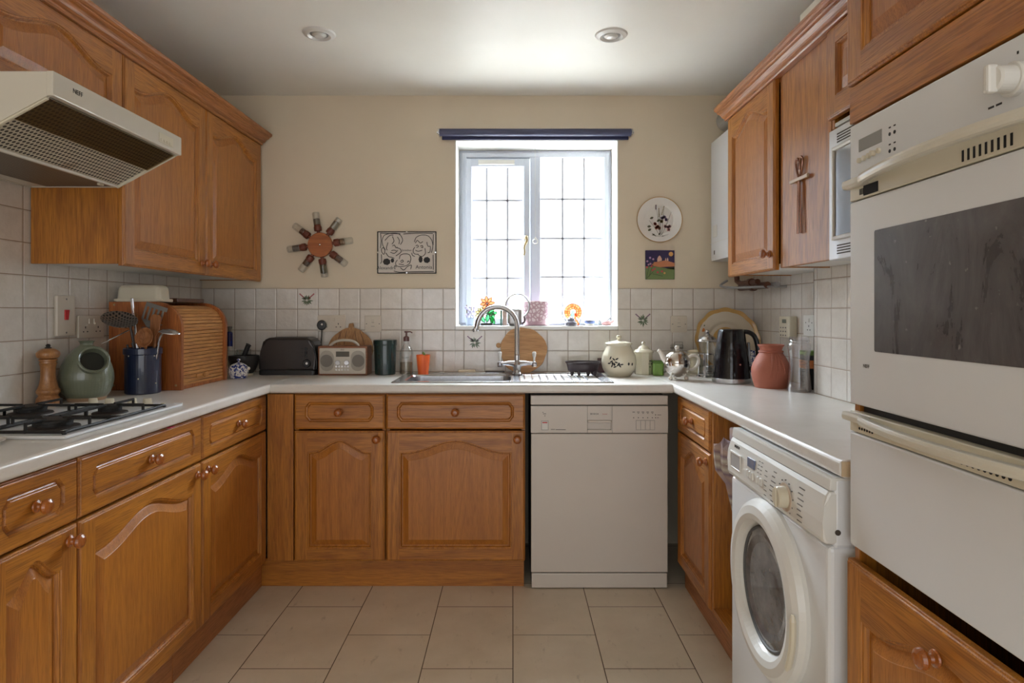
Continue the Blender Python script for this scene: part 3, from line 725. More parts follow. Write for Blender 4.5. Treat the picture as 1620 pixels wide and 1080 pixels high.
# ---------------------------------------------------------------- tall oven housing on the right
XO = .712
d = thing('tall_oven_cabinet', 'tall oak oven housing at the right edge with doors above and below the ovens', 'cabinet', (XO, 1.315, 0), -90)
m = MB(); t = .018
m.box((0, 0, .02), (t, .43, ZC-.18), .001, 1); m.box((.6-t, 0, .02), (.6, .43, ZC-.18), .001, 1); m.box((t, .42, .02), (.6-t, .43, ZC-.18))
m.box((t, .004, ZC-.2), (.6-t, .42, ZC-.18)); m.box((t, .004, .02), (.6-t, .42, .12)); m.box((t, .08, .695), (.6-t, .42, .712)); m.box((t, .006, 1.66), (.6-t, .42, 1.675)); ob('body', m, oak_v, d)
m = MB(); m.box((.001, -.012, 1.593), (.599, .004, 1.668), .002); ob('rail', m, oak_h, d)
put_door(d, .001, 1.671, .598, .475, (.285, 1.745), arch=False, pk=.06, sh=.065)
put_door(d, .001, .125, .598, .570, (.285, .640), sh=.105, pk=.052)
o2 = thing('double_oven', 'white built-in double electric oven with dark upper door window', 'oven', (XO, 1.315, 0), -90)
m = MB(); m.box((.020, .008, .730), (.580, .41, 1.585)); ob('casing', m, pm('oven_cavity', C(46, 44, 42), .6), o2)
m = MB(); m.box((.003, -.012, 1.4775), (.597, .008, 1.588), .003); op = ob('control_panel', m, white_en, o2)
ox = lambda px, X=.70: 1.315-X*1000/(px-811)
def oz(px, py, X=.70): return HC+(493-py)*X/(px-811)
m = MB(); m.box((.038, -.0132, 1.527), (.117, -.011, 1.552), .0006, 1); ob('display', m, pm('oven_display', C(140, 140, 138), .2, coat=.4), op)
for k in range(5):
    m = MB(); e_ = .012 if k < 3 else (.02 if k == 3 else .01); x = .042+k*.0165; m.cyl((x, -.012, 1.5095+.0008*k), (x, -.012-e_*.4, 1.5095+.0008*k), .0055, .005, 16); ob('button', m, cream_pl, op)
m = MB()
for (x, z) in ((.142, 1.5345), (.157, 1.5345), (.142, 1.503), (.157, 1.503)):
    m.lathe([(.0035, 0), (.0035, .0006), (0, .0006)], 12, T(x, -.0121, z) @ R(90, 'X')); m.box((x-.003, -.0125, z+.011), (x+.003, -.012, z+.0135))
for x in (.385, .40): m.box((x, -.0125, 1.502), (x+.011, -.012, 1.505))
m.box((.438, -.0125, 1.562), (.441, -.012, 1.566))
ob('printed_symbols', m, ink, op)
m = MB(); m.lathe([(.024, 0), (.024, .008), (.022, .010), (.019, .010), (.018, .030), (.015, .033), (0, .033)], 28, T(.437, -.012, 1.528) @ R(90, 'X')); m.box((.431, -.056, 1.508), (.443, -.040, 1.548), .004); ob('oven_knob', m, white_pl, op)
handle_m = pm('oven_handle_white', C(214, 209, 194), .3, coat=.3, var=.04)
def handle(z, lab, soot):
    n = 40; out = []; inn = []
    for k in range(n+1):
        x = .001+.598*k/n
        q = abs(x-.3)
        if q > .225: o_ = .028
        else: o_ = .036+.026*(1-(q/.225)**2)
        out.append((x, -o_)); inn.append((x, -.010 if q > .215 else -(o_-.016)))
    rs = []
    for (xo, yo), (xi, yi) in zip(out, inn):
        rs.append([(xo, yi+(yo-yi)*u, z+v) for u, v in ((0, -.009), (.6, -.009), (.9, -.007), (1, -.002), (1, .003), (.9, .008), (.7, .009), (0, .009))])
    mm = MB(); mm.loft(rs, cap0=True, cap1=True); return ob('handle', mm, handle_m, lab)
m = MB(); m.box((.003, -.012, 1.432), (.597, .008, 1.4755), .002); up = ob('door_top_trim', m, cream_pl, o2); handle(1.466, up, 0)
m = MB()
m.box((.055, -.0135, 1.436), (.105, -.0115, 1.456), .0008, 1); ob('vent_opening', m, black_mat, up); m = MB()
for k in range(4): m.box((.040+k*.004, -.0126, 1.440), (.042+k*.004, -.0118, 1.452))
ob('vent_slots', m, black_mat, up); m = MB()
for k in range(9): m.box((.330+k*.012, -.0126, 1.438), (.335+k*.012, -.0118, 1.456), .001, 1)
ob('vent_slots', m, black_mat, up)
m = MB(); m.box((.002, -.012, 1.016), (.598, .008, 1.430), .004); od = ob('upper_door', m, white_en, o2)
n = N('smudged_oven_glass'); v = n.obj(); a_ = n.noise(n.vmul(v, (9, 9, 4)), 1, 5, .7, 2.2); b_ = n.noise(v, 60, 2, .5)
cc = n.mix(n.ramp(a_, [(.35, 0.), (.75, 1.)]), C(66, 62, 63), C(104, 99, 99)); cc = n.mix(n.ramp(b_, [(.70, 0.), (.76, .5)]), cc, C(170, 165, 160))
m = MB(); m.prism(rrect(.0935, 1.128, .508, 1.362, .004), -.0132, -.010, M=XZ); ob('door_window', m, n.fin(cc, n.ramp(a_, [(.3, .22), (.7, .42)]), 0, .25), od)
m = MB(); text_mb(m, 'NEFF', .010, T(.064, -.0122, 1.097) @ TXF, depth=.0003); ob('lettering', m, ink, od)
m = MB(); m.box((.003, -.012, .960), (.597, .008, 1.001), .002); lo_ = ob('door_top_trim', m, cream_pl, o2); handle(.990, lo_, 1)
m = MB()
for k in range(6): m.lathe([(.0028, 0), (.0028, .0008), (0, .0008)], 10, T(.040+k*.009, -.0120, .970) @ R(90, 'X'))
for k in range(9): m.lathe([(.0032, 0), (.0032, .0008), (0, .0008)], 10, T(.33+k*.012, -.0120, .970) @ R(90, 'X'))
ob('vent_holes', m, black_mat, lo_)
m = MB(); m.box((.002, -.012, .724), (.598, .008, .958), .004); ob('lower_door', m, white_en, o2)

# ---------------------------------------------------------------- cooker hood
H = thing('cooker_hood', 'cream and grey metal cooker hood with perforated filter above the hob', 'cooker hood', (-1.11, 1.520, 1.618), 90)
hw = .588; fy = 0; by = .496      # local y: 0 front .. .496 at the wall
zt, zf, zs = .166, .109, 0.0; sl_y = .205
hood_m = pm('hood_enamel', C(206, 200, 186), .3, coat=.3, var=.03)
m = MB(); P = [(0.002, zf), (0.002, zt), (by, zt), (by, zs), (sl_y, zs), (.012, zf-.002)]
t_ = .010
m.prism(P, 0, t_, M=YZ, r=.002); m.prism(P, hw-t_, hw, M=YZ, r=.002); m.box((t_, .003, zt-.004), (hw-t_, by, zt)); m.box((t_, by-.01, 0), (hw-t_, by, zt)); ob('casing', m, hood_m, H)
m = MB(); m.box((-.001, -.006, zf-.002), (hw+.001, .012, zt+.001), .003); ff = ob('front_panel', m, hood_m, H)
m = MB(); m.box((hw-.135, -.0075, .118), (hw-.055, -.0055, .148), .0006, 1)
for k in range(4): m.box((hw-.128+k*.017, -.0092, .122), (hw-.115+k*.017, -.007, .131), .0006, 1)
ob('switch_panel', m, cream_pl, ff)
m = MB(); text_mb(m, 'NEFF', .017, T(.085, -.0063, .142) @ TXF, depth=.0004); ob('lettering', m, ink, ff)
# sloping smoked visor and perforated filter
ang = math.atan2(zf-.004, sl_y-.014); sl = math.hypot(sl_y-.014, zf-.004)
SLM = T(0, .014, zf-.004) @ Matrix.Rotation(-ang, 4, 'X')        # local y runs down the slope
m = MB(); m.M = SLM; m.box((.012, .0, -.003), (hw-.012, .100, 0), .001); n = N('smoked_visor'); tr = n.n('BsdfTransparent'); tr.inputs[0].default_value = (.72, .62, .46, 1); mx = n.n('MixShader'); mx.inputs[0].default_value = .28
n.fin(C(92, 76, 52), .25); n.l(tr.outputs[0], mx.inputs[1]); n.l(n.b.outputs[0], mx.inputs[2]); n.l(mx.outputs[0], n.out.inputs[0]); ob('visor', m, n.m, H)
def perforated(name, base, hole, pitch, rad, horiz=False):
    n = N(name); s_ = n.n('SeparateXYZ'); n.l(n.obj(), s_.inputs[0]); X, Y, Z = s_.outputs
    row = n.math('FLOOR', n.math('DIVIDE', Y, pitch)); sh = n.math('MULTIPLY', n.math('PINGPONG', row, 1), .5)
    u = n.math('SUBTRACT', n.math('FRACT', n.math('ADD', n.math('DIVIDE', X, pitch), sh)), .5); v = n.math('SUBTRACT', n.math('FRACT', n.math('DIVIDE', Y, pitch)), .5)
    r2 = n.math('SQRT', n.math('ADD', n.math('MULTIPLY', u, u), n.math('MULTIPLY', v, v)))
    f = n.ramp(r2, [(rad-.04, 1.), (rad, 0.)])
    st = n.noise(n.obj(), 7, 3); bb = n.mix(n.ramp(st, [(.55, 0.), (.72, .6)]), base, C(140, 92, 44))
    return n.fin(n.mix(f, bb, hole), .45, .1)
perf = perforated('perforated_grille', C(196, 188, 168), C(40, 32, 24), .0130, .37)
mesh_m = perforated('fine_filter_mesh', C(118, 108, 96), C(52, 44, 36), .0075, .38)
m = MB(); m.M = Matrix.Identity(4); m.box((.012, .0, 0), (hw-.012, sl-.002, .004)); g_ = ob('perforated_grille', m, perf, H); g_.matrix_local = SLM @ T(0, .002, .004)
m = MB(); m.box((.012, sl_y+.002, .002), (hw-.012, by-.06, .008), .001); ob('filter_mesh', m, mesh_m, H)
m = MB(); m.box((.012, by-.058, .002), (hw-.012, by-.012, .01)); ob('rear_strip', m, hood_m, H)
m = MB(); m.box((.012, sl_y-.006, -.002), (hw-.012, sl_y+.004, .006), .002); ob('filter_edge', m, hood_m, H)
for x in (.003, hw-.013): m = MB(); m.M = SLM; m.box((x, .0, -.004), (x+.010, sl, .004), .002); ob('side_runner', m, cream_pl, H)
m = MB(); m.box((hw-.075, sl_y+.012, -.005), (hw-.055, sl_y+.022, .002), .001); ob('catch', m, cream_pl, H)

# ---------------------------------------------------------------- gas hob
ZW = .892
hb = thing('gas_hob', 'white gas hob with black pan supports set in the left worktop', 'hob', (-1.335, 1.828, ZW))
HX0, HX1, HY0, HY1 = -.232, .240, -.282, .272
m = MB(); m.box((HX0, HY0, 0), (HX1, HY1, .009), .004, 3); m.box((HX1-.03, HY1-.006, .004), (HX1, HY1, .012), .002)
ob('hob_plate', m, white_en, hb)
for (x, y, r_) in ((.128, -.168, .046), (.125, .072, .032), (-.105, .060, .042), (-.105, -.168, .038)):
    m = MB(); m.lathe([(r_+.016, .009), (r_+.014, .013), (r_, .016)], 40, T(x, y, 0)); b_ = ob('burner', m, burner, hb)
    m = MB(); m.lathe([(r_*.95, .012), (r_*.95, .024)]+[(r_, .025), (r_, .030), (r_*.9, .034), (0, .035)], 48, T(x, y, 0), rf=lambda a, z: 1+(.02*math.sin(a*40) if z < .0245 else 0)); ob('burner_cap', m, iron, b_)
def grate(x0, x1, y0, y1, cs):
    m = MB(); z = .015
    for a, b in (((x0, y0), (x1, y0)), ((x1, y0), (x1, y1)), ((x1, y1), (x0, y1)), ((x0, y1), (x0, y0))):
        m.tube([(a[0], a[1], z), (b[0], b[1], z)], .0042, 6)
    zt_ = .038
    for (cx_, cy_, gap) in cs:
        for (px, py) in ((x0, cy_), (x1, cy_), (cx_, y0 if cy_ < (y0+y1)/2 else y1), (cx_, (y0+y1)/2)):
            dx_, dy_ = cx_-px, cy_-py; L = math.hypot(dx_, dy_); k = max(0, (L-gap)/L)
            m.box((-.003, -.0035, z-.004), (.003, .0035, zt_-.003), .001, 1, M=T(px, py, 0))
            a_ = math.degrees(math.atan2(dy_, dx_)); m.box((-.003, -.0035, zt_-.007), (L*k, .0035, zt_), .0015, 1, M=T(px, py, 0) @ R(a_))
    m.tube([(x0, (y0+y1)/2, z), (x1, (y0+y1)/2, z)], .0055, 6)
    for (px, py) in ((x0, y0), (x1, y0), (x1, y1), (x0, y1)): m.ball((px, py, z-.003), .006, 8)
    return m
ob('pan_support', grate(.022, .224, -.262, .188, ((.128, -.168, .026), (.125, .072, .020))), iron, hb)
ob('pan_support', grate(-.212, .010, -.262, .188, ((-.105, .060, .024), (-.105, -.168, .024))), iron, hb)
for x in (-.039, .015, .089, .139):
    m = MB(); m.lathe([(.016, .009), (.017, .012), (.0165, .014), (.0135, .015), (.0125, .028), (.011, .030), (0, .030)], 24, T(x, .242, 0)); ob('control_knob', m, cream_pl, hb)
m = MB(); m.lathe([(.007, .009), (.007, .013), (.004, .015), (0, .015)], 16, T(.190, .242, 0)); ob('ignition_button', m, cream_pl, hb)

# ---------------------------------------------------------------- sink and tap
sk = thing('sink', 'stainless steel inset sink with drainer under the window', 'sink', (-.044, 2.985, ZW))
SX0, SX1, SY0, SY1 = ax(617, 2.77)+.044, ax(973, 2.77)+.044, 2.768-2.985, 3.205-2.985
bx0, bx1, by0, by1 = BX0+.044+.006, BX1+.044-.006, BY0-2.985+.006, BY1-2.985-.006
m = MB(); z = .004
ring = lambda P, z: [(x, y, z) for x, y in P]
o0 = rrect(SX0, SY0, SX1, SY1, .02, 6); i0 = rrect(bx0, by0, bx1, by1, .05, 6)
t = bmesh.new()
def loopv(P, z): v = [t.verts.new((x, y, z)) for x, y in P]; return v, [t.edges.new((v[k], v[(k+1) % len(v)])) for k in range(len(v))]
ov = rrect(SX0+.012, SY0+.010, SX1-.012, SY1-.010, .016, 6)
va, ea = loopv(ov, .003); vb, eb = loopv(i0, .003)
# drainer recess outline
dr0 = rrect(.075, SY0+.045, SX1-.045, SY1-.075, .03, 6); vc, ec = loopv(dr0, .003)
bmesh.ops.triangle_fill(t, use_beauty=True, edges=ea+eb+ec)
bmesh.ops.recalc_face_normals(t, faces=t.faces[:])
if sum(f.normal.z for f in t.faces) < 0: bmesh.ops.reverse_faces(t, faces=t.faces[:])
m.merge(t)
m.loft([ring(ov, .003), ring(rrect(SX0+.006, SY0+.005, SX1-.006, SY1-.005, .018, 6), .0055), ring(o0, .0005)][::-1])
ob('rim', m, steel, sk)
m = MB(); m.loft([ring(i0, .003), ring(rrect(bx0+.004, by0+.004, bx1-.004, by1-.004, .048, 6), -.004), ring(rrect(bx0+.010, by0+.010, bx1-.010, by1-.010, .045, 6), -.13), ring(rrect(bx0+.03, by0+.03, bx1-.03, by1-.03, .03, 6), -.155)], cap1=True); bw = ob('bowl', m, steel, sk)
m = MB(); m.lathe([(.04, -.155), (.036, -.152), (.02, -.154), (0, -.154)], 24, T((bx0+bx1)/2, (by0+by1)/2, 0)); ob('waste', m, chrome, bw)
m = MB(); m.loft([ring(dr0, .003), ring(rrect(.081, SY0+.051, SX1-.051, SY1-.081, .026, 6), -.0005)], cap1=True)
for k in range(9):
    x = .10+k*.036; m.tube([(x, SY0+.065, .0), (x, SY0+.075, .0025), (x, SY1-.105, .0025), (x, SY1-.095, 0)], .004, 8)
ob('drainer', m, steel, sk)

tp = thing('mixer_tap', 'tall chrome swan-neck mixer tap with two levers behind the sink', 'tap', (ax(818, 3.13), 3.13, ZW+.0035))
m = MB(); m.lathe([(.026, 0), (.027, .004), (.020, .010), (.017, .022), (.021, .036), (.024, .048), (.020, .058), (.014, .070), (.014, .095), (.0125, .1)], 28)
m.tube([(-.083, 0, .055), (-.06, 0, .055), (-.035, 0, .056), (0, 0, .05), (.035, 0, .056), (.06, 0, .055), (.083, 0, .055)], [.008, .009, .013, .020, .013, .009, .008], 16); ob('tap_body', m, steel, tp)
m = MB(); x0 = 0; rr = .098
pts = [(0, 0, .09), (0, 0, .15), (0, 0, .20), (0, 0, .235)]+[(-rr+rr*math.cos(math.radians(a)), -.02*(a/170), .235+rr*math.sin(math.radians(a))) for a in range(10, 171, 10)]+[(-2*rr-.002, -.022, .235), (-2*rr-.008, -.023, .222)]
m.tube(pts, .0125, 16); m.lathe([(.014, -.002), (.014, .012), (.0125, .014)], 20, T(-2*rr-.008, -.023, .214) @ R(-12, 'Y')); ob('spout', m, steel, tp)
for s_ in (-1, 1):
    m = MB(); m.ball((s_*.085, 0, .052), .0135, 18); m.lathe([(.0125, 0), (.0135, .006), (.010, .012)], 18, T(s_*.085, 0, .038)); lv = ob('tap_lever', m, steel, tp)
    m = MB(); m.lathe([(.005, 0), (.0055, .02), (.009, .032), (.0105, .046), (.007, .052), (0, .053)], 16, T(s_*.085, 0, .060)); ob('lever_handle', m, white_pl, lv)

# ---------------------------------------------------------------- boiler and pipes
bo = thing('boiler', 'white wall-mounted boiler between the back wall and the arched wall cabinet', 'boiler', (1.012, 3.248, 1.462), -90)
m = MB(); m.prism(rrect(0, 0, .385, .236, .03, 6), 0, .60, r=.012, seg=3); ob('casing', m, white_en, bo)
m = MB(); m.box((.06, -.002, .115), (.12, .0, .175), .001, 1); m.box((0.004, -.001, .088), (.38, .002, .0905)); ob('control_flap', m, white_pl, bo)
m = MB(); m.cyl((.03, .1, -.008), (.03, .1, .0), .006); m.box((.07, -.001, .03), (.085, .001, .05)); ob('switch', m, grime, bo)
fl = thing('flue_pipe', 'pale grey flue elbow on top of the boiler in the corner', 'pipe', (1.108, 3.06, 2.052))
m = MB(); m.tube([(0, 0, .012), (0, 0, .06)]+[(0, .075-.075*math.cos(math.radians(a)), .065+.075*math.sin(math.radians(a))) for a in range(10, 91, 10)]+[(0, .22, .14)], .052, 28)
m.lathe([(.058, .012), (.058, .045), (.053, .047)], 28); m.tube([(0, .09, .14), (0, .11, .14)], .057, 28); ob('elbow', m, pm('grey_flue_plastic', C(176, 176, 174), .3, coat=.4), fl)
pp = thing('heating_pipes', 'brown and grey pipes running under the cabinet below the boiler', 'pipe', (1.10, 3.06, 1.30))
copper = pm('aged_copper', C(104, 70, 56), .45, .6, var=.2)
m = MB(); m.tube(spline([(-.02, .12, .062), (-.06, .10, .035), (-.03, .02, .022), (.03, -.12, .02), (.14, -.2, .02)], 8), .006, 8); m.tube([(.10, -.2, .03), (.10, .19, .03)], .011, 12); ob('grey_pipe', m, pm('grey_pipe_paint', C(150, 148, 146), .5), pp)
m = MB(); m.tube([(.04, -.12, .045), (.04, .1, .045), (.04, .15, .06), (.04, .17, .14)], .013, 12); m.tube([(.07, -.16, .028), (.07, .19, .028)], .016, 12); m.cyl((.04, -.05, .045), (.04, -.02, .045), .019); m.cyl((.07, 0, .028), (.07, .03, .028), .022); ob('copper_pipe', m, copper, pp)
m = MB(); m.lathe([(.02, 0), (.02, .075), (.012, .09), (0, .092)], 20); tag(ob('pipe_stub', m, white_pl, loc=(1.02, 2.68, 2.123)), 'short white pipe stub poking up behind the right cornice', 'pipe')
m = MB(); m.box((0, -.05, 0), (.12, .12, .10), .004); tag(ob('storage_box', m, cream_pl, loc=(.985, 2.05, 2.123)), 'cream box on top of the right cabinets near the ceiling', 'box')
for q in (0, 1):
    pass

# ---------------------------------------------------------------- sockets and switches
def plate(m, w, h, t=.009): m.prism(rrect(-w/2, -h/2, w/2, h/2, .006, 4), -t, 0, M=XZ, r=.002)
def holes3(m, x, z):
    for (a, b, w_, h_) in ((0, .010, .004, .008), (-.011, -.006, .0065, .004), (.011, -.006, .0065, .004)): m.box((x+a-w_/2, -.0096, z+b-h_/2), (x+a+w_/2, -.0088, z+b+h_/2))
def screws(m, w, z=0):
    for s_ in (-1, 1): m.lathe([(.0028, 0), (.0028, .0008), (0, .0008)], 10, T(s_*(w/2-.010), -.0088, z) @ R(90, 'X'))
sock_m = pm('socket_plastic', C(208, 198, 182), .35, coat=.2, var=.02)
def double_socket(lab, loc, rz=0, one=False):
    t = thing('double_socket', lab, 'socket', loc, rz); m = MB(); plate(m, .146, .086); pl = ob('faceplate', m, sock_m, t)
    m = MB(); holes3(m, -.036, -.012); holes3(m, .036, -.012); ob('socket_holes', m, ink, pl)
    for x in (-.014, .014):
        m = MB(); m.box((x-.0045, -.0125, .012), (x+.0045, -.008, .030), .001); ob('rocker', m, sock_m, t)
    return t
def fused(lab, loc, rz=0):
    t = thing('fused_switch', lab, 'switch', loc, rz); m = MB(); plate(m, .086, .086); pl = ob('faceplate', m, sock_m, t)
    m = MB(); m.box((-.006, -.0125, .008), (.006, -.008, .028), .001); ob('rocker', m, sock_m, t)
    m = MB(); screws(m, .086); m.box((-.009, -.0094, -.014), (.009, -.0088, -.012)); m.box((-.007, -.0094, .0055), (.007, -.0088, .0068)); ob('details', m, grime, pl); return t
YT = YW-.0005
double_socket('double wall socket behind the radio with a black plug in it', (ax(525, YT), YT, az(511.5, YT)))
fused('switched fuse plate on the back wall right of the pumpkin board', (ax(590.5, YT), YT, az(512, YT)))
fused('switched fuse plate on the back wall above the teapot', (ax(1073.5, YT), YT, az(512.5, YT)))
pg = thing('power_plug', 'black mains plug with cable in the socket behind the radio', 'plug', (ax(511, YT), YT-.010, az(514, YT)))
m = MB(); m.prism(circ(0, 0, .024, 24, .026), -.022, 0, M=XZ, r=.006, seg=3); ob('plug_body', m, black_pl, pg)
m = MB(); m.lathe([(.005, 0), (.005, .001), (0, .001)], 12, T(.004, -.0222, .004) @ R(90, 'X')); ob('plug_mark', m, white_pl, pg)
m = MB(); m.tube(spline([(0, -.012, -.02), (0, -.012, -.05), (-.004, -.01, -.09), (-.006, -.02, -.14), (-.03, -.05, -.1905)], 6), .0032, 8); ob('cable', m, black_pl, pg)
XTL = XL+.0005
s1 = thing('cooker_switch', 'white cooker isolator switch with red rocker on the left wall', 'switch', (XTL, (2.223+2.318)/2, 1.190), 90)
m = MB(); m.prism(rrect(-.046, -.073, .046, .073, .006, 4), -.012, 0, M=XZ, r=.003); ob('faceplate', m, sock_m, s1)
m = MB(); m.prism([(-.010, -.014), (.006, -.014), (.012, .022), (-.010, .022)], -.016, -.011, M=XZ, r=.001); ob('rocker', m, red, s1)
m = MB(); [m.lathe([(.0035, 0), (.0035, .0008), (0, .0008)], 10, T(0, -.0118, z) @ R(90, 'X')) for z in (.06, -.06)]; ob('screws', m, grime, s1)
double_socket('double wall socket on the left wall behind the green jar', (XTL, 2.412, 1.148), 90)
pt = thing('heating_timer', 'cream heating programmer box on the right wall tiles', 'timer', (1.2495, 2.830, 1.137), -90)
m = MB(); m.box((-.055, -.034, -.048), (.055, 0, .048), .004); ob('casing', m, cream_pl, pt)
m = MB(); m.box((-.020, -.0352, .018), (.020, -.0335, .034), .0008, 1); ob('display', m, pm('timer_display', C(110, 116, 104), .2), pt)
m = MB()
for i in range(3):
    for k in range(3): m.box((-.040+i*.025, -.0355, -.04+k*.017), (-.030+i*.025, -.0335, -.034+k*.017), .001, 1)
ob('buttons', m, grime, pt)
t = thing('single_socket', 'white wall socket on the right wall tiles above the plastic bottle', 'socket', (1.2495, 2.648, 1.147), -90)
m = MB(); plate(m, .100, .088); pl = ob('faceplate', m, white_pl, t); m = MB(); holes3(m, -.0, -.012); m.box((-.03, -.0094, .01), (-.024, -.0088, .014)); m.box((.024, -.0094, .01), (.03, -.0088, .014)); ob('socket_holes', m, ink, pl)
m = MB(); m.box((-.006, -.0125, .014), (.006, -.008, .030), .001); ob('rocker', m, white_pl, t)
# ---------------------------------------------------------------- things on the back worktop
def patches(m, prof_r, items, M=None, seg=8, mi=None):
    """little raised ellipses on a round body: items (angle deg, z, half-width, half-height, tilt)"""
    for (a, z, rw, rh, tl) in items:
        V = []
        ta = math.radians(tl)
        for k in range(seg):
            u, v = rw*math.cos(2*PI*k/seg), rh*math.sin(2*PI*k/seg); u, v = u*math.cos(ta)-v*math.sin(ta), u*math.sin(ta)+v*math.cos(ta)
            zz_ = z+v; r_ = prof_r(zz_)+.0006; b = math.radians(a)+u/r_
            V.append((r_*math.cos(b), r_*math.sin(b), zz_))
        m.add(V, [tuple(range(seg))], M, mi)
def interp(prof):
    P = sorted(prof, key=lambda p: p[1])
    def f(z):
        for (r0, z0), (r1, z1) in zip(P, P[1:]):
            if z0 <= z <= z1 and z1 > z0: return r0+(r1-r0)*(z-z0)/(z1-z0)
        return P[-1][0] if z > P[-1][1] else P[0][0]
    return f
def sm(prof, n=5): return [(max(0, p[0]), p[1]) for p in spline([(a, b, 0) for a, b in prof], n)]

# toaster
t = thing('toaster', 'dark grey two-slice toaster by the left corner of the back wall', 'toaster', (ax(456.5, 3.14), 3.19, ZW))
tw = 92*3.12/2000
toast_m = pm('gunmetal_toaster_shell', C(66, 61, 60), .3, .55, var=.05)
P = [(-tw+.006, .020), (tw-.006, .020), (tw-.002, .05), (tw-.006, .09), (tw-.014, .13), (tw-.022, .158), (tw-.032, .176), (tw-.05, .184), (-tw+.05, .184), (-tw+.032, .176), (-tw+.022, .158), (-tw+.014, .13), (-tw+.006, .09), (-tw+.002, .05)]
m = MB(); m.prism(P, -.068, .070, M=XZ, r=.012, seg=3); ob('shell', m, toast_m, t)
for s_ in (-1, 1):
    m = MB(); Q = [(s_*(tw-.012), .02), (s_*tw, .03), (s_*(tw+.002), .06), (s_*(tw-.006), .11), (s_*(tw-.02), .165), (s_*(tw-.03), .172), (s_*(tw-.03), .02)]
    m.prism(Q if s_ > 0 else Q[::-1], -.060, .062, M=XZ, r=.004); ob('end_cap', m, black_pl, t)
m = MB(); m.prism(rrect(-tw, -.074, tw, .076, .02), .0, .024, r=.004); ob('base', m, black_pl, t)
for y in (-.035, .035): m = MB(); m.box((-tw+.05, y-.014, .180), (tw-.05, y+.014, .1848), .001); ob('slot', m, black_mat, t)
m = MB(); m.lathe([(.020, 0), (.020, .008), (.017, .012), (0, .012)], 28, T(.098, -.0675, .058) @ R(90, 'X')); dl = ob('browning_dial', m, black_pl, t)
m = MB(); m.lathe([(.006, 0), (.006, .003), (0, .003)], 14, T(.100, -.079, .059) @ R(90, 'X')); ob('dial_centre', m, chrome, dl)
for z in (.094, .112, .130):
    m = MB(); m.lathe([(.0075, 0), (.0075, .004), (.006, .005), (0, .005)], 18, T(.093, -.067, z) @ R(90, 'X')); ob('button', m, black_pl, t)
    m = MB(); m.lathe([(.003, 0), (.003, .0012), (0, .0012)], 10, T(.074, -.0675, z) @ R(90, 'X')); ob('indicator', m, ink, t)
m = MB(); m.box((tw-.020, -.012, .135), (tw+.008, .012, .147), .004); ob('lever', m, black_pl, t)

# radio
t = thing('radio', 'wooden digital radio with twin grey speakers and a carrying handle', 'radio', (ax(542, 3.11), 3.11, ZW))
rw = 39*3.11/1000; rh = az(548, 3.11)-ZW+.002
m = MB(); m.box((-rw, 0, 0), (rw, .105, rh), .004); ob('wooden_case', m, case_w, t)
silver = pm('silver_radio_face', C(196, 188, 174), .4, .2)
m = MB(); m.prism(rrect(-rw+.008, .008, rw-.008, rh-.010, .004), -.003, .001, M=XZ, r=.001); fp = ob('front_panel', m, silver, t)
sp = perforated('speaker_grille_cloth', C(140, 132, 122), C(90, 84, 78), .004, .34)
for s_ in (-1, 1):
    m = MB(); m.prism(rrect(s_*.076-.035, .022, s_*.076+.035, rh-.022, .033, 8), -.0045, -.002, M=XZ, r=.001); g_ = ob('speaker_surround', m, pm('speaker_surround', C(168, 160, 148), .45), fp)
    m = MB(); m.prism(circ(s_*.076+s_*.002, rh/2, .0305, 32), -.0055, -.004, M=XZ); ob('speaker_cone', m, pm('speaker_cone_grey', C(128, 122, 114), .7), g_)
m = MB(); m.box((-.032, -.0045, rh-.052), (.034, -.002, rh-.026), .001); ob('display', m, pm('radio_display', C(96, 92, 82), .2, coat=.4), fp)
m = MB(); text_mb(m, 'BUSH', .007, T(0, -.0036, rh-.018) @ TXF, depth=.0003); ob('lettering', m, ink, fp)
for x in (-.022, .022):
    m = MB(); m.lathe([(.0125, 0), (.0125, .008), (.011, .010), (0, .010)], 22, T(x, -.003, .063) @ R(90, 'X')); ob('tuning_knob', m, chrome, fp)
for r_ in range(2):
    for k in range(5): m = MB(); m.lathe([(.0042, 0), (.0042, .003), (0, .003)], 12, T(-.030+k*.0145, -.003, .028+r_*.016) @ R(90, 'X')); ob('button', m, chrome, fp)
m = MB(); P = [(-.07, .03, rh-.002), (-.062, .03, rh+.008), (-.045, .03, rh+.020), (-.02, .03, rh+.027), (.01, .03, rh+.028), (.04, .03, rh+.024), (.062, .03, rh+.012), (.072, .03, rh-.002)]
m.tube(spline(P, 5), .0026, 8, sec=(1, 2.6)); ob('carrying_handle', m, pm('radio_handle', C(184, 176, 162), .35, .2), t)

# pumpkin shaped board
t = thing('cutting_board', 'pumpkin-shaped wooden cutting board leaning on the tiles behind the radio', 'cutting board', (ax(554.5, 3.25), 3.232, ZW))
pw = 35*3.25/1000; P = []
for k in range(64):
    a = 2*PI*k/64; r_ = 1+.05*abs(math.cos(2.5*(a-PI/2))); P.append((pw*.97*r_*math.cos(a), .115+.115*r_*math.sin(a)*(.98 if math.sin(a) > 0 else 1)))
P = [(x, max(.001, z)) for x, z in P]
m = MB(); m.M = R(-6, 'X')
m.prism(P, 0, .016, M=XZ, r=.004); bd = ob('board', m, board_v, t)
m = MB(); m.M = R(-6, 'X'); m.prism([(-.014, .222), (.012, .222), (.013, .245), (.010, .256), (-.010, .254), (-.013, .24)], .001, .015, M=XZ, r=.003); ob('stem', m, board_v, t)
m = MB(); m.M = R(-6, 'X')
for x in (-.062, -.028, .028, .062): m.tube(spline([(x*.75, -.0003, .215), (x*1.15, -.0003, .15), (x*1.2, -.0003, .09), (x, -.0003, .03)], 5), .0012, 6)
ob('carved_groove', m, dark_w, bd)

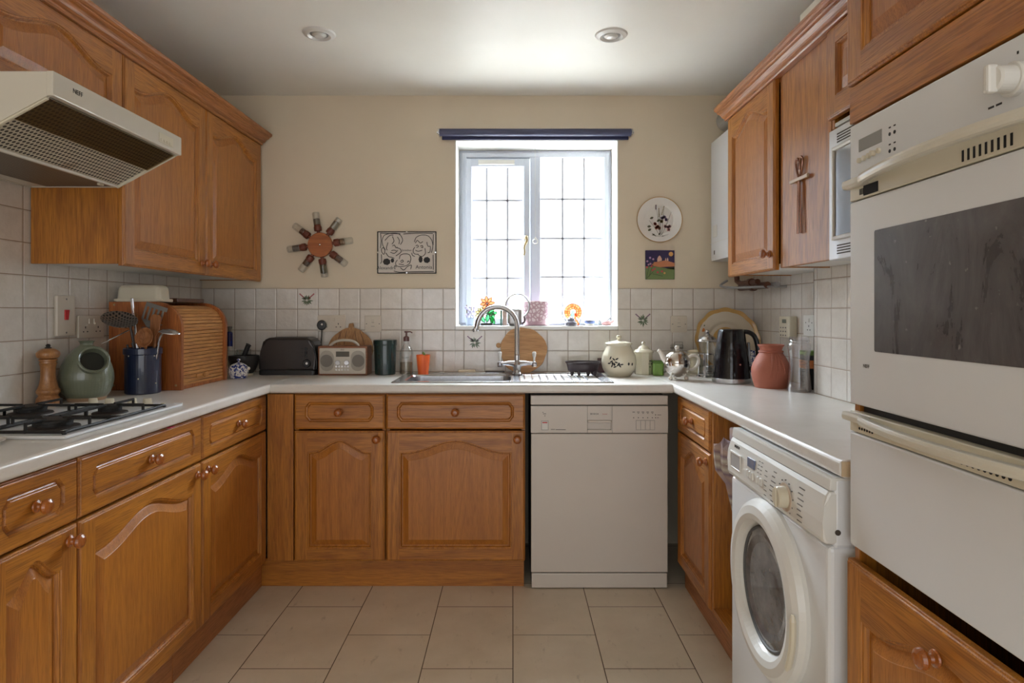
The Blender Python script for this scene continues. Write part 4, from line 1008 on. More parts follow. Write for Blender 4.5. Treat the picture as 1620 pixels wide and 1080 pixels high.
# green canister
t = thing('canister', 'dark green cylindrical canister between the radio and the glass bottle', 'canister', (ax(609.5, 3.16), 3.16, ZW))
gm = pm('dark_green_enamel', C(24, 50, 48), .25, coat=.5, var=.1)
ch = az(537, 3.16)-ZW
m = MB(); m.lathe([(.048, 0), (.051, .003), (.0555, ch-.026)], 40); ob('body', m, gm, t)
m = MB(); m.lathe([(.0575, ch-.028), (.0585, ch-.02), (.0585, ch-.003), (.056, ch), (.053, ch), (.0, ch-.006)], 40); ob('lid', m, gm, t)
# glass bottle with pump
t = thing('soap_bottle', 'clear glass soap bottle with brown pump top left of the sink', 'bottle', (ax(643, 3.17), 3.17, ZW))
pf = sm([(.030, 0), (.034, .003), (.034, .05), (.034, .10), (.030, .122), (.018, .142), (.0125, .155), (.0125, .168)], 4)
m = MB(); m.open = True; m.lathe([(0, 0.0)]+pf, 32); ob('glass_body', m, glass, t)
m = MB(); m.lathe([(0, .004), (.030, .004), (.031, .06), (0, .061)], 28); ob('liquid', m, glassy('soap_liquid', (.80, .78, .72, 1), .05), t)
br = pm('brown_pump', C(96, 56, 48), .35, coat=.3)
m = MB(); m.lathe([(.014, .166), (.015, .168), (.015, .186), (.009, .190), (.005, .192), (.005, .208), (.010, .209), (.011, .216), (0, .217)], 20); m.tube([(0, 0, .212), (.02, 0, .213), (.03, 0, .207)], .003, 8); ob('pump', m, br, t)
m = MB(); text_mb(m, 'SOAP', .014, T(0, -.0347, .085) @ TXF, depth=.0002); ob('lettering', m, grime, t)
# orange cup
t = thing('cup', 'bright orange plastic cup holding a green stick beside the glass bottle', 'cup', (ax(669.5, 3.15), 3.15, ZW))
om = pm('orange_plastic', C(246, 104, 44), .4, coat=.1, var=.04, Subsurface_Weight=.15)
hgt = az(561, 3.15)-ZW
m = MB(); m.open = True; m.lathe([(0, 0), (.024, 0), (.026, .002), (.0345, hgt), (.033, hgt), (.0245, .004), (0, .004)], 36); ob('cup_body', m, om, t)
m = MB(); m.tube(spline([(-.004, 0, .006), (-.002, .002, .06), (.006, .002, .095), (-.003, .002, .112)], 5), .004, 8, sec=(1.4, .7)); tag(ob('green_brush', m, pm('green_plastic', C(110, 148, 70), .4), loc=(ax(669.5, 3.15), 3.15, ZW)), 'short green plastic stick standing in the orange cup', 'brush')
m = MB(); m.box((-.045, -.012, 0), (.045, .012, .016), .006, 3); tag(ob('soap_bar', m, pm('cream_soap', C(220, 208, 184), .5), loc=(ax(738.5, 3.245), 3.245, ZW)), 'cream bar of soap against the tiles behind the sink', 'soap')
m = MB(); m.box((-.05, -.008, 0), (.05, .008, .010), .003); tag(ob('scraper', m, dark_met, loc=(ax(783, 3.245), 3.245, ZW)), 'thin dark scraper lying against the tiles behind the tap', 'scraper')
# round board behind the tap
t = thing('cutting_board', 'round live-edge wooden cutting board leaning behind the tap', 'cutting board', (ax(828, 3.23), 3.212, ZW))
rn = random.Random(5); P = []
for k in range(60):
    a = 2*PI*k/60; r_ = .119*(1+.025*math.sin(3*a+1)+.012*math.sin(7*a)+.01*math.sin(11*a+2))
    P.append((r_*math.cos(a), .119+r_*math.sin(a)))
P = [(x, max(.002, z)) for x, z in P]
m = MB(); m.M = R(-12, 'X'); m.prism(P, 0, .017, M=XZ, r=.004); b_ = ob('board', m, board_w, t)
m = MB(); m.M = R(-12, 'X'); m.prism(circ(-.127, .145, .013, 16), .003, .014, M=XZ, r=.002); ob('hanging_ear', m, board_w, t)
# footed dark tray
t = thing('planter_tray', 'dark purple oval footed tray standing on the sink drainer', 'tray', (ax(923, 3.06), 3.085, ZW+.004))
pur = pm('dark_purple_ceramic', C(52, 40, 46), .35, coat=.3)
E = lambda rx, ry, z: [(rx*math.cos(2*PI*k/40), ry*math.sin(2*PI*k/40), z) for k in range(40)]
m = MB(); m.loft([E(.066, .034, .016), E(.072, .040, .022), E(.080, .048, .055), E(.086, .054, .062), E(.086, .054, .068), E(.080, .048, .068), E(.072, .042, .03)], cap0=True, cap1=True); ob('bowl', m, pur, t)
for (x, y) in ((-.055, -.024), (.055, -.024), (-.05, .02), (.05, .02), (-.022, -.032), (.022, -.032)): m = MB(); m.lathe([(.006, 0), (.008, .004), (.009, .022)], 12, T(x, y, 0)); ob('foot', m, pur, t)
# black card behind the jar
m = MB(); m.box((-.035, 0, 0), (.035, .012, .075), .002); tag(ob('dark_tin', m, pm('dark_maroon_tin', C(66, 34, 36), .35), loc=(ax(956, 3.25), 3.245, ZW)), 'dark maroon tin tucked behind the cream cookie jar', 'tin')
# cookie jar
t = thing('cookie_jar', 'large round cream pottery jar with lid and black olive motif', 'jar', (ax(979, 3.09), 3.09, ZW))
cr = pm('cream_glaze', C(216, 208, 184), .22, coat=.5, var=.05, vs=9)
JP = sm([(.052, 0), (.058, .004), (.075, .028), (.084, .062), (.080, .100), (.066, .130), (.058, .146), (.060, .152)], 5)
m = MB(); m.lathe([(0, 0)]+JP, 48); jb = ob('jar_body', m, cr, t)
m = MB(); m.lathe([(.055, .150), (.064, .153), (.066, .158), (.062, .163), (.03, .170), (.009, .174), (.008, .180), (.013, .188), (.010, .197), (0, .199)], 40); ob('lid', m, cr, t)
m = MB(); f = interp(JP); rn = random.Random(2); it = []
for (a, z, tl) in ((236, .075, 30), (244, .086, -40), (238, .055, 60), (228, .066, 10), (252, .072, -20), (258, .060, 50), (264, .055, -50), (248, .050, 20), (270, .062, 10), (232, .092, 70), (254, .088, 30)): it.append((a, z, .009, .0035, tl))
for (a, z) in ((246, .062), (261, .064), (294, .064), (309, .062), (240, .067)): it.append((a, z, .0055, .0075, 0))
patches(m, f, it); ob('olive_motif', m, ink, jb)
# garlic keeper
t = thing('garlic_keeper', 'small cream faceted canister with domed lid beside the cookie jar', 'jar', (ax(1018, 3.17), 3.17, ZW))
m = MB(); m.lathe([(.043, 0), (.045, .004), (.045, .105), (.047, .110)], 8, R(22.5)); kb = ob('body', m, cr, t)
m = MB(); m.lathe([(.049, .108), (.050, .114), (.042, .122), (.030, .128), (.020, .140), (.009, .146), (.007, .150), (.010, .156), (.006, .163), (0, .165)], 24); ob('lid', m, cr, t)
m = MB()
for (x, z) in ((.024, .07), (.018, .055), (.030, .055), (.024, .04)): m.lathe([(.003, 0), (.003, .0008), (0, .0008)], 10, R(22.5*0) @ T(x, -.0405, z) @ R(90, 'X'))
ob('vent_holes', m, ink, kb)
t = thing('tea_tin', 'small bright green cube tin left of the teapot', 'tin', (ax(1040, 3.12), 3.12, ZW))
m = MB(); m.box((-.026, -.026, 0), (.026, .026, .062), .005, 3); ob('tin_body', m, pm('green_tin', C(110, 150, 58), .25, coat=.5, var=.2, vs=60), t)
m = MB(); m.box((-.027, -.027, .062), (.027, .027, .074), .004, 3); ob('lid', m, pm('green_tin_lid', C(84, 116, 50), .3), t)
# clip-top glass jar
t = thing('glass_jar', 'clear clip-top glass jar behind the silver teapot', 'jar', (ax(1070, 3.235), 3.225, ZW))
m = MB(); m.open = True; m.lathe([(0, 0), (.034, 0), (.036, .004), (.036, .11), (.030, .122), (.030, .132)], 32); ob('glass_body', m, glass, t)
m = MB(); m.lathe([(.032, .133), (.033, .140), (.028, .149), (0, .152)], 28); ob('glass_lid', m, glass, t)
m = MB(); m.tube([(.033*math.cos(2*PI*k/24), .033*math.sin(2*PI*k/24), .128) for k in range(24)], .0014, 6, closed=True); m.tube([(-.022, -.030, .128), (-.02, -.034, .16), (.02, -.034, .16), (.022, -.030, .128)], .0014, 6); ob('wire_clip', m, dark_met, t)
# silver teapot
t = thing('teapot', 'silver cosy teapot with white spout, handle and ball feet', 'teapot', (ax(1071, 2.92), 2.92, ZW))
tm = pm('polished_teapot_shell', C(205, 200, 194), .16, 1, var=.03)
rb_ = .0595
m = MB(); m.lathe([(rb_*math.cos(math.radians(a)), .074+rb_*1.06*math.sin(math.radians(a))) for a in range(-84, 1, 6)]+[(rb_+.002, .074), (rb_+.002, .077)]+[(rb_*math.cos(math.radians(a)), .078+rb_*1.0*math.sin(math.radians(a))) for a in range(3, 91, 6)], 48); sh_ = ob('cosy_shell', m, tm, t)
m = MB(); m.box((-.012, -rb_-.004, .064), (-.004, -rb_+.004, .082), .001, M=R(-35)); ob('clasp', m, chrome, sh_)
ivory = pm('ivory_china', C(226, 218, 206), .2, coat=.5)
m = MB(); m.tube(spline([(-.048, 0, .085), (-.062, 0, .098), (-.070, 0, .115), (-.080, 0, .131), (-.087, 0, .136)], 6), [.015-.008*min(1, k/20) for k in range(25)], 16); ob('spout', m, ivory, t)
m = MB(); m.tube(spline([(.052, 0, .100), (.068, 0, .112), (.090, 0, .110), (.100, 0, .090), (.092, 0, .064), (.070, 0, .048), (.052, 0, .050)], 6), .0068, 12, sec=(1.3, 1)); ob('handle', m, ivory, t)
m = MB(); m.ball((0, 0, .148), .0105, 18); ob('lid_knob', m, ivory, t)
for a in (215, 325, 90): m = MB(); x, y = .044*math.cos(math.radians(a)), .044*math.sin(math.radians(a)); m.ball((x, y, .0095), .0095, 16); m.cyl((x*.9, y*.9, .014), (x*.85, y*.85, .034), .003); ob('foot', m, ivory, t)
# cafetiere
t = thing('cafetiere', 'glass cafetiere with silver frame and domed lid behind the kettle', 'cafetiere', (ax(1119, 3.05), 3.05, ZW))
m = MB(); m.open = True; m.lathe([(0, .014), (.038, .014), (.040, .018), (.040, .172)], 36); ob('glass_beaker', m, glass, t)
m = MB(); m.lathe([(0, .006), (.03, .006), (.042, .010), (.043, .014), (.040, .016)], 36)
for k in range(5):
    a = 2*PI*k/5-.9; x, y = .0415*math.cos(a), .0415*math.sin(a); m.box((-.002, -.006, .0), (.002, .006, .112), .001, M=T(x, y, 0) @ Matrix.Rotation(a, 4, 'Z')); m.lathe([(.012, 0), (.010, .004), (.004, .010)], 14, T(x, y, 0))
m.lathe([(.0415, .108), (.043, .108), (.043, .114), (.0415, .114)], 36); ob('metal_frame', m, steel, t)
m = MB(); m.lathe([(.046, .168), (.047, .172), (.044, .180), (.034, .192), (.016, .202), (.010, .208), (.008, .210)], 36); m.ball((0, 0, .217), .010, 16); ob('lid', m, steel, t)
m = MB(); m.cyl((0, 0, .03), (0, 0, .17), .0022); m.lathe([(0, .05), (.037, .05), (.037, .054), (0, .055)], 28); ob('plunger', m, steel, t)
t = thing('cream_jar', 'small cream lidded jar half hidden behind the cafetiere', 'jar', (ax(1100, 3.20), 3.20, ZW))
m = MB(); m.lathe([(0, 0), (.036, 0), (.040, .01), (.040, .10), (.036, .106)], 30); ob('body', m, cr, t)
m = MB(); m.lathe([(.041, .106), (.042, .112), (.03, .120), (0, .124)], 30); ob('lid', m, cr, t)
# kettle
t = thing('kettle', 'tall glossy black cordless kettle with steel base band', 'kettle', (ax(1157, 2.80), 2.80, ZW))
n = N('black_hammered_gloss'); vv = n.n('TexVoronoi', feature='SMOOTH_F1'); n.l(n.vmul(n.obj(), (1, 1, .8)), vv.inputs['Vector']); vv.inputs['Scale'].default_value = 48
n.bump(vv.outputs['Distance'], .35, .006); kb_ = n.fin(n.mix(n.noise(n.obj(), 5), C(10, 10, 16), C(16, 16, 24)), .16, 0, .15, Specular_IOR_Level=.4)
kh = az(520, 2.80)-ZW
KP = sm([(.081, .022), (.080, .03), (.074, .10), (.066, .16), (.060, .205), (.056, kh-.010), (.050, kh-.002), (.03, kh), (.0, kh)], 5)
m = MB(); m.lathe([(.0, .022)]+KP, 48); ob('kettle_body', m, kb_, t)
m = MB(); m.lathe([(0, 0), (.078, 0), (.082, .003), (.083, .021), (.080, .023), (0, .023)], 48); ob('base_band', m, steel, t)
m = MB(); m.tube(spline([(.046, -.01, kh-.012), (.075, -.012, kh-.016), (.098, -.014, kh-.035), (.110, -.015, kh-.075), (.112, -.015, kh-.115), (.104, -.014, kh-.15), (.088, -.012, kh-.172), (.072, -.01, kh-.176)], 6), .012, 14, sec=(1.25, .85)); ob('handle', m, black_pl, t)
m = MB(); m.box((.076, -.022, .075), (.084, -.006, .175), .003, M=R(-3, 'Y')); ob('water_window', m, pm('kettle_gauge', C(90, 92, 98), .15, coat=.5), t)
m = MB(); m.lathe([(.004, 0), (.004, .001), (0, .001)], 10, T(.012, -.0765, .085) @ R(90, 'X')); ob('logo_dot', m, chrome, t)
# large plate
t = thing('serving_plate', 'large scalloped cream plate with mustard yellow rim leaning in the right corner', 'plate', (ax(1147, 3.20), 3.185, ZW+.006))
pr = 50.5*3.23/1000
must = pm('mustard_glaze', C(206, 164, 96), .22, coat=.5, var=.1); prc = pm('cream_plate_glaze', C(212, 200, 178), .18, coat=.5)
wav = lambda a, z: 1+.018*math.cos(12*a)+.006*math.cos(24*a)
PM_ = T(0, 0, pr*.99) @ R(78, 'X')
m = MB(); m.open = True; m.lathe([(.0, .004), (.068, .004)], 72, PM_, 0); m.lathe([(.068, .004), (.085, .005), (.098, .012), (pr*.89, .0205)], 72, PM_, 1); m.lathe([(pr*.89, .0205), (pr*.92, .022), (pr*.98, .026), (pr, .027), (pr*.985, .022), (pr*.8, .012), (.08, .0), (0, 0)], 96, PM_, 0, rf=lambda a, z: 1+(.016*math.cos(12*a) if z > .015 else 0)); pl = ob('plate_body', m, [must, prc], t)
m = MB()
for (x, y, r_) in ((-.118, .052, .010), (.102, -.03, .010)): m.lathe([(0, .0185), (r_, .018)], 14, PM_ @ T(x, y, 0), 0)
for a in (60, 100, 140, 180): m.lathe([(0, .0188), (.005, .0186)], 10, PM_ @ T(-.118+.014*math.cos(math.radians(a)), .068+.008*math.sin(math.radians(a)), 0), 1)
ob('flower_motif', m, [pm('orange_flower_print', C(200, 120, 50), .3), leaf_g], pl)
# patterned mug
t = thing('mug', 'white mug with blue pattern between the kettle and the terracotta vase', 'mug', (ax(1196, 3.06), 3.06, ZW))
n = N('blue_white_pattern'); f_ = n.ramp(n.noise(n.obj(), 70, 3, .6, .8), [(.50, 0.), (.54, 1.)]); bluew = n.fin(n.mix(f_, C(222, 222, 224), C(38, 56, 130)), .15, 0, .6)
m = MB(); m.open = True; m.lathe([(0, 0), (.034, 0), (.038, .006), (.038, .125), (.036, .125), (.034, .01), (0, .008)], 30); ob('mug_body', m, bluew, t)
# terracotta vase
t = thing('vase', 'terracotta pottery vase with draped folds on the right worktop', 'vase', (ax(1219.5, 2.62), 2.62, ZW))
terra = pm('terracotta', C(176, 104, 82), .6, var=.08, vs=6, bump=.1)
TP = sm([(.060, 0), (.064, .004), (.074, .04), (.0765, .075), (.066, .110), (.048, .140), (.0425, .152), (.046, .165), (.052, .174), (.050, .178), (.044, .172)], 5)
m = MB(); m.open = True; m.lathe([(0, 0)]+TP+[(.040, .15), (0, .1)], 64, rf=lambda a, z: 1+(.03*math.sin(3*a+1) if z > .168 else 0)); vb_ = ob('vase_body', m, terra, t)
f = interp(TP[:-6]); m = MB()
for (a0, a1) in ((262, 246), (270, 262), (277, 276), (284, 292), (255, 250)):
    pts = []
    for k in range(12):
        u = k/11; z = .160-.115*u+(.02 if a0 > 280 else 0)*u; a = math.radians(a0+(a1-a0)*u); r_ = f(z)-.001; pts.append((r_*math.cos(a), r_*math.sin(a), z))
    m.tube(pts, [.0045-.003*abs(k/11-.35) for k in range(12)], 8)
ob('draped_fold', m, terra, vb_)
m = MB(); m.tube([((.0455)*math.cos(a), (.0455)*math.sin(a), .149) for a in [2*PI*k/40 for k in range(40)]], .004, 8, closed=True); ob('neck_band', m, terra, vb_)
# clear plastic bottle
t = thing('plastic_bottle', 'empty clear plastic bottle with no cap on the right worktop', 'bottle', (ax(1264.5, 2.48), 2.48, ZW))
BP = sm([(.040, 0), (.043, .004), (.043, .03), (.038, .085), (.038, .13), (.042, .165), (.042, .182), (.038, .190), (.036, .192), (.036, .214)], 4)
m = MB(); m.open = True; m.lathe([(0, .006), (.03, .003), (.038, 0)]+BP[1:], 40); m.lathe([(.0375, .196), (.0385, .199), (.0375, .202)], 40); bb_ = ob('bottle_body', m, plastic_clear, t)
m = MB(); f = interp(BP)
for k in range(11): z = .03+k*.013; m.box((-.014, -f(z)-.0008, z), (-.014+(.012 if k % 2 else .018), -f(z)-.0002, z+.0016))
ob('measure_marks', m, grime, bb_)
t = thing('packet', 'dark food packet with orange label behind the plastic bottle', 'packet', (1.205, 2.56, ZW))
m = MB(); m.box((-.030, -.03, 0), (.030, .03, .155), .004); ob('packet_body', m, pm('dark_packet', C(30, 28, 30), .35, var=.5, vs=80), t)
m = MB(); m.box((-.0305, -.031, .085), (.0305, -.0298, .118)); m.box((-.031, -.03, .085), (-.0298, .03, .118)); ob('label', m, pm('orange_label', C(206, 120, 60), .4, var=.3, vs=70), t)
m = MB(); m.box((-.031, -.031, .136), (.031, .031, .156), .004); ob('green_top', m, pm('green_print', C(110, 140, 70), .4, var=.5, vs=90), t)
t = thing('grey_pouch', 'crumpled brown pouch behind the vase', 'pouch', (1.19, 2.86, ZW))
m = MB(); m.ball((0, 0, .05), .05, 20, sc=(.9, 1, 1.05)); m.ball((-.01, 0, .105), .028, 16, sc=(1.2, 1, .8)); ob('pouch_body', m, pm('brown_pouch', C(96, 72, 58), .5, var=.4, vs=50), t)

# ---------------------------------------------------------------- left corner
t = thing('mortar', 'black stone mortar bowl in the left back corner', 'mortar', (ax(386, 3.12), 3.12, ZW))
stone = pm('black_granite', C(28, 26, 26), .5, var=.3, vs=80)
m = MB(); m.open = True; m.lathe(sm([(.036, .008), (.045, .014), (.060, .04), (.070, .075), (.070, .098)], 4)+[(.062, .098), (.05, .05), (0, .03)], 40); ob('bowl', m, stone, t)
m = MB(); m.lathe([(0, 0), (.042, 0), (.043, .010), (.030, .014)], 32); ob('foot_pad', m, cream_pl, t)
m = MB(); m.tube(spline([(-.02, 0, .045), (-.002, 0, .09), (.018, 0, .140), (.024, 0, .152)], 5), [.017]*4+[.0115]*9+[.0135, .0145, .012], 16); tag(ob('pestle', m, stone, loc=(ax(386, 3.12), 3.12, ZW)), 'black stone pestle leaning in the mortar', 'pestle')
t = thing('sugar_pot', 'blue and white china pot with lid and side knobs by the bread bin', 'pot', (ax(377.5, 2.97), 2.97, ZW))
m = MB(); m.lathe(sm([(0, 0), (.032, .001), (.042, .018), (.045, .036), (.043, .050)], 5), 36); ob('pot_body', m, bluew, t)
m = MB(); m.lathe([(.044, .050), (.044, .053), (.030, .066), (.012, .074), (.004, .076), (.004, .082), (.009, .087), (.006, .092), (0, .093)], 36); ob('lid', m, bluew, t)
for s_ in (-1, 1): m = MB(); m.ball((s_*.047, 0, .047), .008, 12); ob('side_handle', m, ivory, t)
t = thing('small_pot', 'little white pot peeping out beside the bread bin', 'pot', (ax(358, 3.0)-.008, 3.005, ZW))
m = MB(); m.lathe([(0, 0), (.018, 0), (.020, .003), (.020, .034), (.018, .036), (0, .034)], 24); ob('pot_body', m, ivory, t)
cobalt = pm('cobalt_glass', C(20, 34, 110), .12, coat=.6)
t = thing('bottle', 'clear glass bottle with cobalt blue neck behind the bread bin', 'bottle', (ax(361, 3.20), 3.215, ZW))
m = MB(); m.open = True; m.lathe([(0, 0)]+sm([(.034, 0), (.036, .004), (.036, .06), (.033, .10), (.020, .128), (.014, .14)], 4), 28); ob('glass_body', m, glass, t)
m = MB(); m.lathe([(0, .138), (.0155, .138), (.0155, .205), (.011, .212), (0, .213)], 24); ob('blue_sleeve', m, cobalt, t)
m = MB(); m.lathe([(.009, .212), (.009, .226), (.013, .228), (.013, .238), (0, .239)], 20); ob('stopper', m, grime, t)
t = thing('glass_tumbler', 'clear glass tumbler behind the mortar in the corner', 'glass', (ax(385, 3.235), 3.240, ZW))
m = MB(); m.open = True; m.lathe([(0, .006), (.028, .006), (.030, 0), (.036, .12), (.034, .12), (.027, .01)], 28); ob('glass_body', m, glass, t)

# bread bin
bb = thing('bread_bin', 'large wooden roll-top bread bin on the left worktop', 'bread bin', (-1.608, 2.516, ZW))
BW, BH, BD = .405, .353, .290      # along Y, height, depth along +X ; local x = world X, local y = world Y
def bprof(o=0):
    r_ = .105-o; return [(0+o, 0+o), (BD-o, 0+o)]+[(BD-o-r_+r_*math.cos(math.radians(a)), BH-o-r_+r_*math.sin(math.radians(a))) for a in range(0, 91, 9)]+[(0+o, BH-o)]
for y in (0, BW-.018): m = MB(); m.prism(bprof(), -(y+.018), -y, M=R(90, 'X'), r=.002); ob('side_panel', m, pine_v, bb)
m = MB(); m.box((0, .018, BH-.028), (.168, BW-.018, BH-.012), .001); m.box((0, .018, 0), (.012, BW-.018, BH-.028)); m.box((.012, .018, 0), (BD-.012, BW-.018, .014)); ob('carcass', m, pine_v, bb)
pth = []; i_ = .016; r_ = .105-i_
L1 = BH-.105-.015; steps = []
z = .016
while z < BH-.105: steps.append((BD-i_, z, 0)); z += .0150
a = 4
while a < 84: steps.append((BD-.105+r_*math.cos(math.radians(a)), BH-.105+r_*math.sin(math.radians(a)), a)); a += .0150/r_*180/PI
m = MB()
for (x, z, a) in steps: m.box((-.005, .018, -.0068), (.0035, BW-.018, .0068), .003, 2, M=T(x, 0, z) @ R(-a, 'Y'))
tb_ = ob('roll_top', m, pine, bb)
m = MB(); m.lathe([(.006, 0), (.006, .006), (.011, .012), (.009, .018), (0, .019)], 16, T(BD-.013, BW*.47, .045) @ R(90, 'Y')); m.box((BD-.014, BW*.47-.05, .036), (BD-.006, BW*.47+.05, .052), .003); ob('pull', m, pine, tb_)
m = MB()
for (x, z) in ((.02, .02), (BD-.022, .02), (.022, BH-.012), (.17, BH-.012)): m.lathe([(.0045, 0), (.0045, .001), (0, .001)], 12, T(x, 0, z) @ R(90, 'X'))
ob('screw_heads', m, brass, bb)
t = thing('butter_dish', 'cream lidded butter dish standing on top of the bread bin', 'dish', (-1.508, 2.585, ZW+BH+.0005))
m = MB(); m.prism(rrect(-.098, -.055, .098, .055, .02), 0, .012, r=.004); ob('tray', m, cream_pl, t)
rr_ = lambda o, z: [(x, y, z) for x, y in rrect(-.088+o, -.046+o, .088-o, .046-o, .018, 5)]
m = MB(); m.loft([rr_(0, .012), rr_(.004, .056), rr_(.010, .066), rr_(.02, .069)], cap1=True); ob('lid', m, cream_pl, t)
m = MB(); m.box((-.085, -.115, 0), (.085, .115, .017), .003); tag(ob('wooden_board', m, dark_w, loc=(-1.500, 2.785, ZW+BH+.0005)), 'dark wooden board lying on top of the bread bin', 'board')

# crock and utensils
ck = thing('utensil_crock', 'navy blue stoneware crock full of cooking utensils', 'pot', (-1.425, 2.437, ZW))
blue = pm('navy_stoneware', C(28, 38, 66), .3, coat=.5, var=.25, vs=30)
m = MB(); m.open = True; m.lathe([(0, 0), (.058, 0), (.062, .004), (.0625, .148), (.067, .152), (.067, .172), (.063, .176), (.058, .174), (.056, .02), (0, .015)], 44); ob('crock_body', m, blue, ck)
m = MB(); [m.lathe([(.003, 0), (.002, .001), (0, .001)], 8, T(.0625*math.cos(a), .0625*math.sin(a), z) @ Matrix.Rotation(a, 4, 'Z') @ R(90, 'Y')) for (a, z) in ((-1.9, .146), (-1.0, .15), (-1.3, .06), (-.4, .145), (-.3, .04))]; ob('glaze_speck', m, cream_pl, ck)
CK = Vector((-1.425, 2.437, ZW))
def stick(m, a, b, r_, mi=0): m.tube([a, ((a[0]+b[0])/2, (a[1]+b[1])/2, (a[2]+b[2])/2), b], r_, 8, mi=mi)
def P3(px, py, Y): return (ax(px, Y)-CK.x, Y-CK.y, az(py, Y)-CK.z)
def utensil(name, lab, cat, fn, mats):
    m = MB(); fn(m); return tag(ob(name, m, mats, loc=CK), lab, cat)
def basis(a, b):
    q = (Vector(b)-Vector(a)).to_track_quat('Z', 'Y').to_matrix().to_4x4(); return Matrix.Translation(a) @ q
def f_skim(m):
    e = P3(206, 515, 2.40); stick(m, P3(222, 600, 2.44), e, .0045, 1)
    D = T(*P3(189, 507, 2.37)) @ R(20, 'Y') @ R(26, 'X')
    m.lathe([(0, -.010), (.030, -.006), (.052, .004), (.055, .006), (.052, .007), (.030, -.003), (0, -.007)], 36, D @ S(1.15, 1, 1), 0)
utensil('skimmer', 'dark perforated skimmer leaning left out of the navy crock', 'skimmer', f_skim, [perforated('skimmer_metal', C(104, 98, 92), C(24, 22, 20), .0105, .34), dark_met])
def f_turn(m):
    a, b = P3(222, 600, 2.46), P3(236, 518, 2.455); stick(m, a, b, .004)
    B = T(*b) @ R(18, 'Y') @ S(1.35, 1, 1.2)
    for k in range(5): m.box((-.030+k*.0128, -.0012, .020), (-.0235+k*.0128, .0012, .066), .0008, 1, M=B)
    m.box((-.030, -.0012, .064), (.0345, .0012, .078), .001, 1, M=B); m.prism([(-.008, 0), (.008, 0), (.0345, .022), (-.030, .022)], -.0012, .0012, M=B @ XZ)
utensil('slotted_turner', 'grey slotted turner rising at the back of the navy crock', 'turner', f_turn, pm('grey_nylon', C(120, 116, 110), .35, .4))
def f_spoon(m):
    a, b = P3(232, 600, 2.42), P3(231, 560, 2.40); stick(m, a, P3(230, 545, 2.385), .0055)
    D = T(*P3(229.5, 534, 2.375)) @ R(78, 'X')
    m.lathe([(0, -.012), (.022, -.008), (.032, .004), (.034, .008), (.031, .008), (.02, -.002), (0, -.006)], 28, D @ S(1, 1.1, 1))
utensil('wooden_ladle', 'wooden ladle with its bowl facing out at the front of the navy crock', 'ladle', f_spoon, spoon_w)
def f_flat(m):
    a, b = P3(240, 600, 2.45), P3(246, 520, 2.44); stick(m, a, b, .005)
    m.prism([(-.006, -.03), (.006, -.03), (.018, 0), (.020, .045), (.012, .055), (-.012, .055), (-.020, .045), (-.018, 0)], -.003, .003, M=T(*P3(245, 520, 2.44)) @ R(6, 'Y') @ XZ, r=.001)
utensil('wooden_spatula', 'flat brown wooden spatula in the navy crock in front of the turner', 'spatula', f_flat, spoon_w)
def f_serv(m):
    stick(m, P3(240, 605, 2.43), P3(252, 540, 2.42), .004)
    m.lathe([(0, -.007), (.016, -.005), (.026, .002), (.027, .004), (.025, .004), (.014, -.002), (0, -.004)], 26, T(*P3(268, 524, 2.40)) @ R(190, 'X') @ R(-8, 'Y') @ S(1.5, .9, 1.3))
    m.tube(spline([P3(250, 545, 2.42), P3(254, 532, 2.415), P3(262, 524, 2.405)], 5), .004, 8)
utensil('serving_spoon', 'shiny steel serving spoon leaning right out of the navy crock', 'spoon', f_serv, steel)
def f_sp2(m):
    stick(m, P3(218, 602, 2.46), P3(212, 522, 2.47), .0055)
    m.lathe([(0, -.009), (.016, -.006), (.024, .002), (.022, .004), (0, -.004)], 24, T(*P3(207, 507, 2.47)) @ R(35, 'Y') @ R(80, 'X') @ S(1, 1.5, 1))
utensil('wooden_spoon', 'wooden spoon with oval bowl behind the skimmer in the navy crock', 'spoon', f_sp2, spoon_w)
def f_knife(m): stick(m, P3(222, 600, 2.45), P3(213, 510, 2.465), .004); m.box((-.0055, -.003, 0), (.0055, .003, .10), .0028, 3, M=T(*P3(213, 512, 2.465)) @ R(-7, 'Y'))
utensil('steel_server', 'tall polished steel handle rising above the navy crock', 'utensil', f_knife, chrome)
def f_bl(m): stick(m, P3(226, 605, 2.445), P3(226, 530, 2.445), .006); m.lathe([(.008, 0), (.012, .01), (.013, .03), (.010, .045), (0, .048)], 18, T(*P3(226, 536, 2.44)) @ R(10, 'Y'))
utensil('blue_handled_brush', 'dark teal rounded handle in the middle of the navy crock', 'utensil', f_bl, pm('teal_plastic', C(36, 58, 74), .35, coat=.3))
for (p0, p1, lb, nm) in (((222, 602), (201, 545), 'thin black stick leaning left at the crock rim, outermost', 'skewer'), ((226, 604), (209, 542), 'thin black stick leaning left at the crock rim, inner one', 'skewer')):
    m = MB(); stick(m, P3(*p0, 2.41), P3(*p1, 2.385), .0038); tag(ob(nm, m, black_pl, loc=CK), lb, 'utensil')
m = MB(); stick(m, P3(232, 604, 2.43), P3(219, 538, 2.40), .0045); tag(ob('wooden_stick', m, spoon_w, loc=CK), 'slim pale wooden handle left of the ladle in the navy crock', 'utensil')
m = MB(); stick(m, P3(204, 522, 2.38), P3(160, 544, 2.30), .0022); tag(ob('wire_skewer', m, steel, loc=CK), 'thin steel wire handle reaching from the crock toward the green jar', 'utensil')

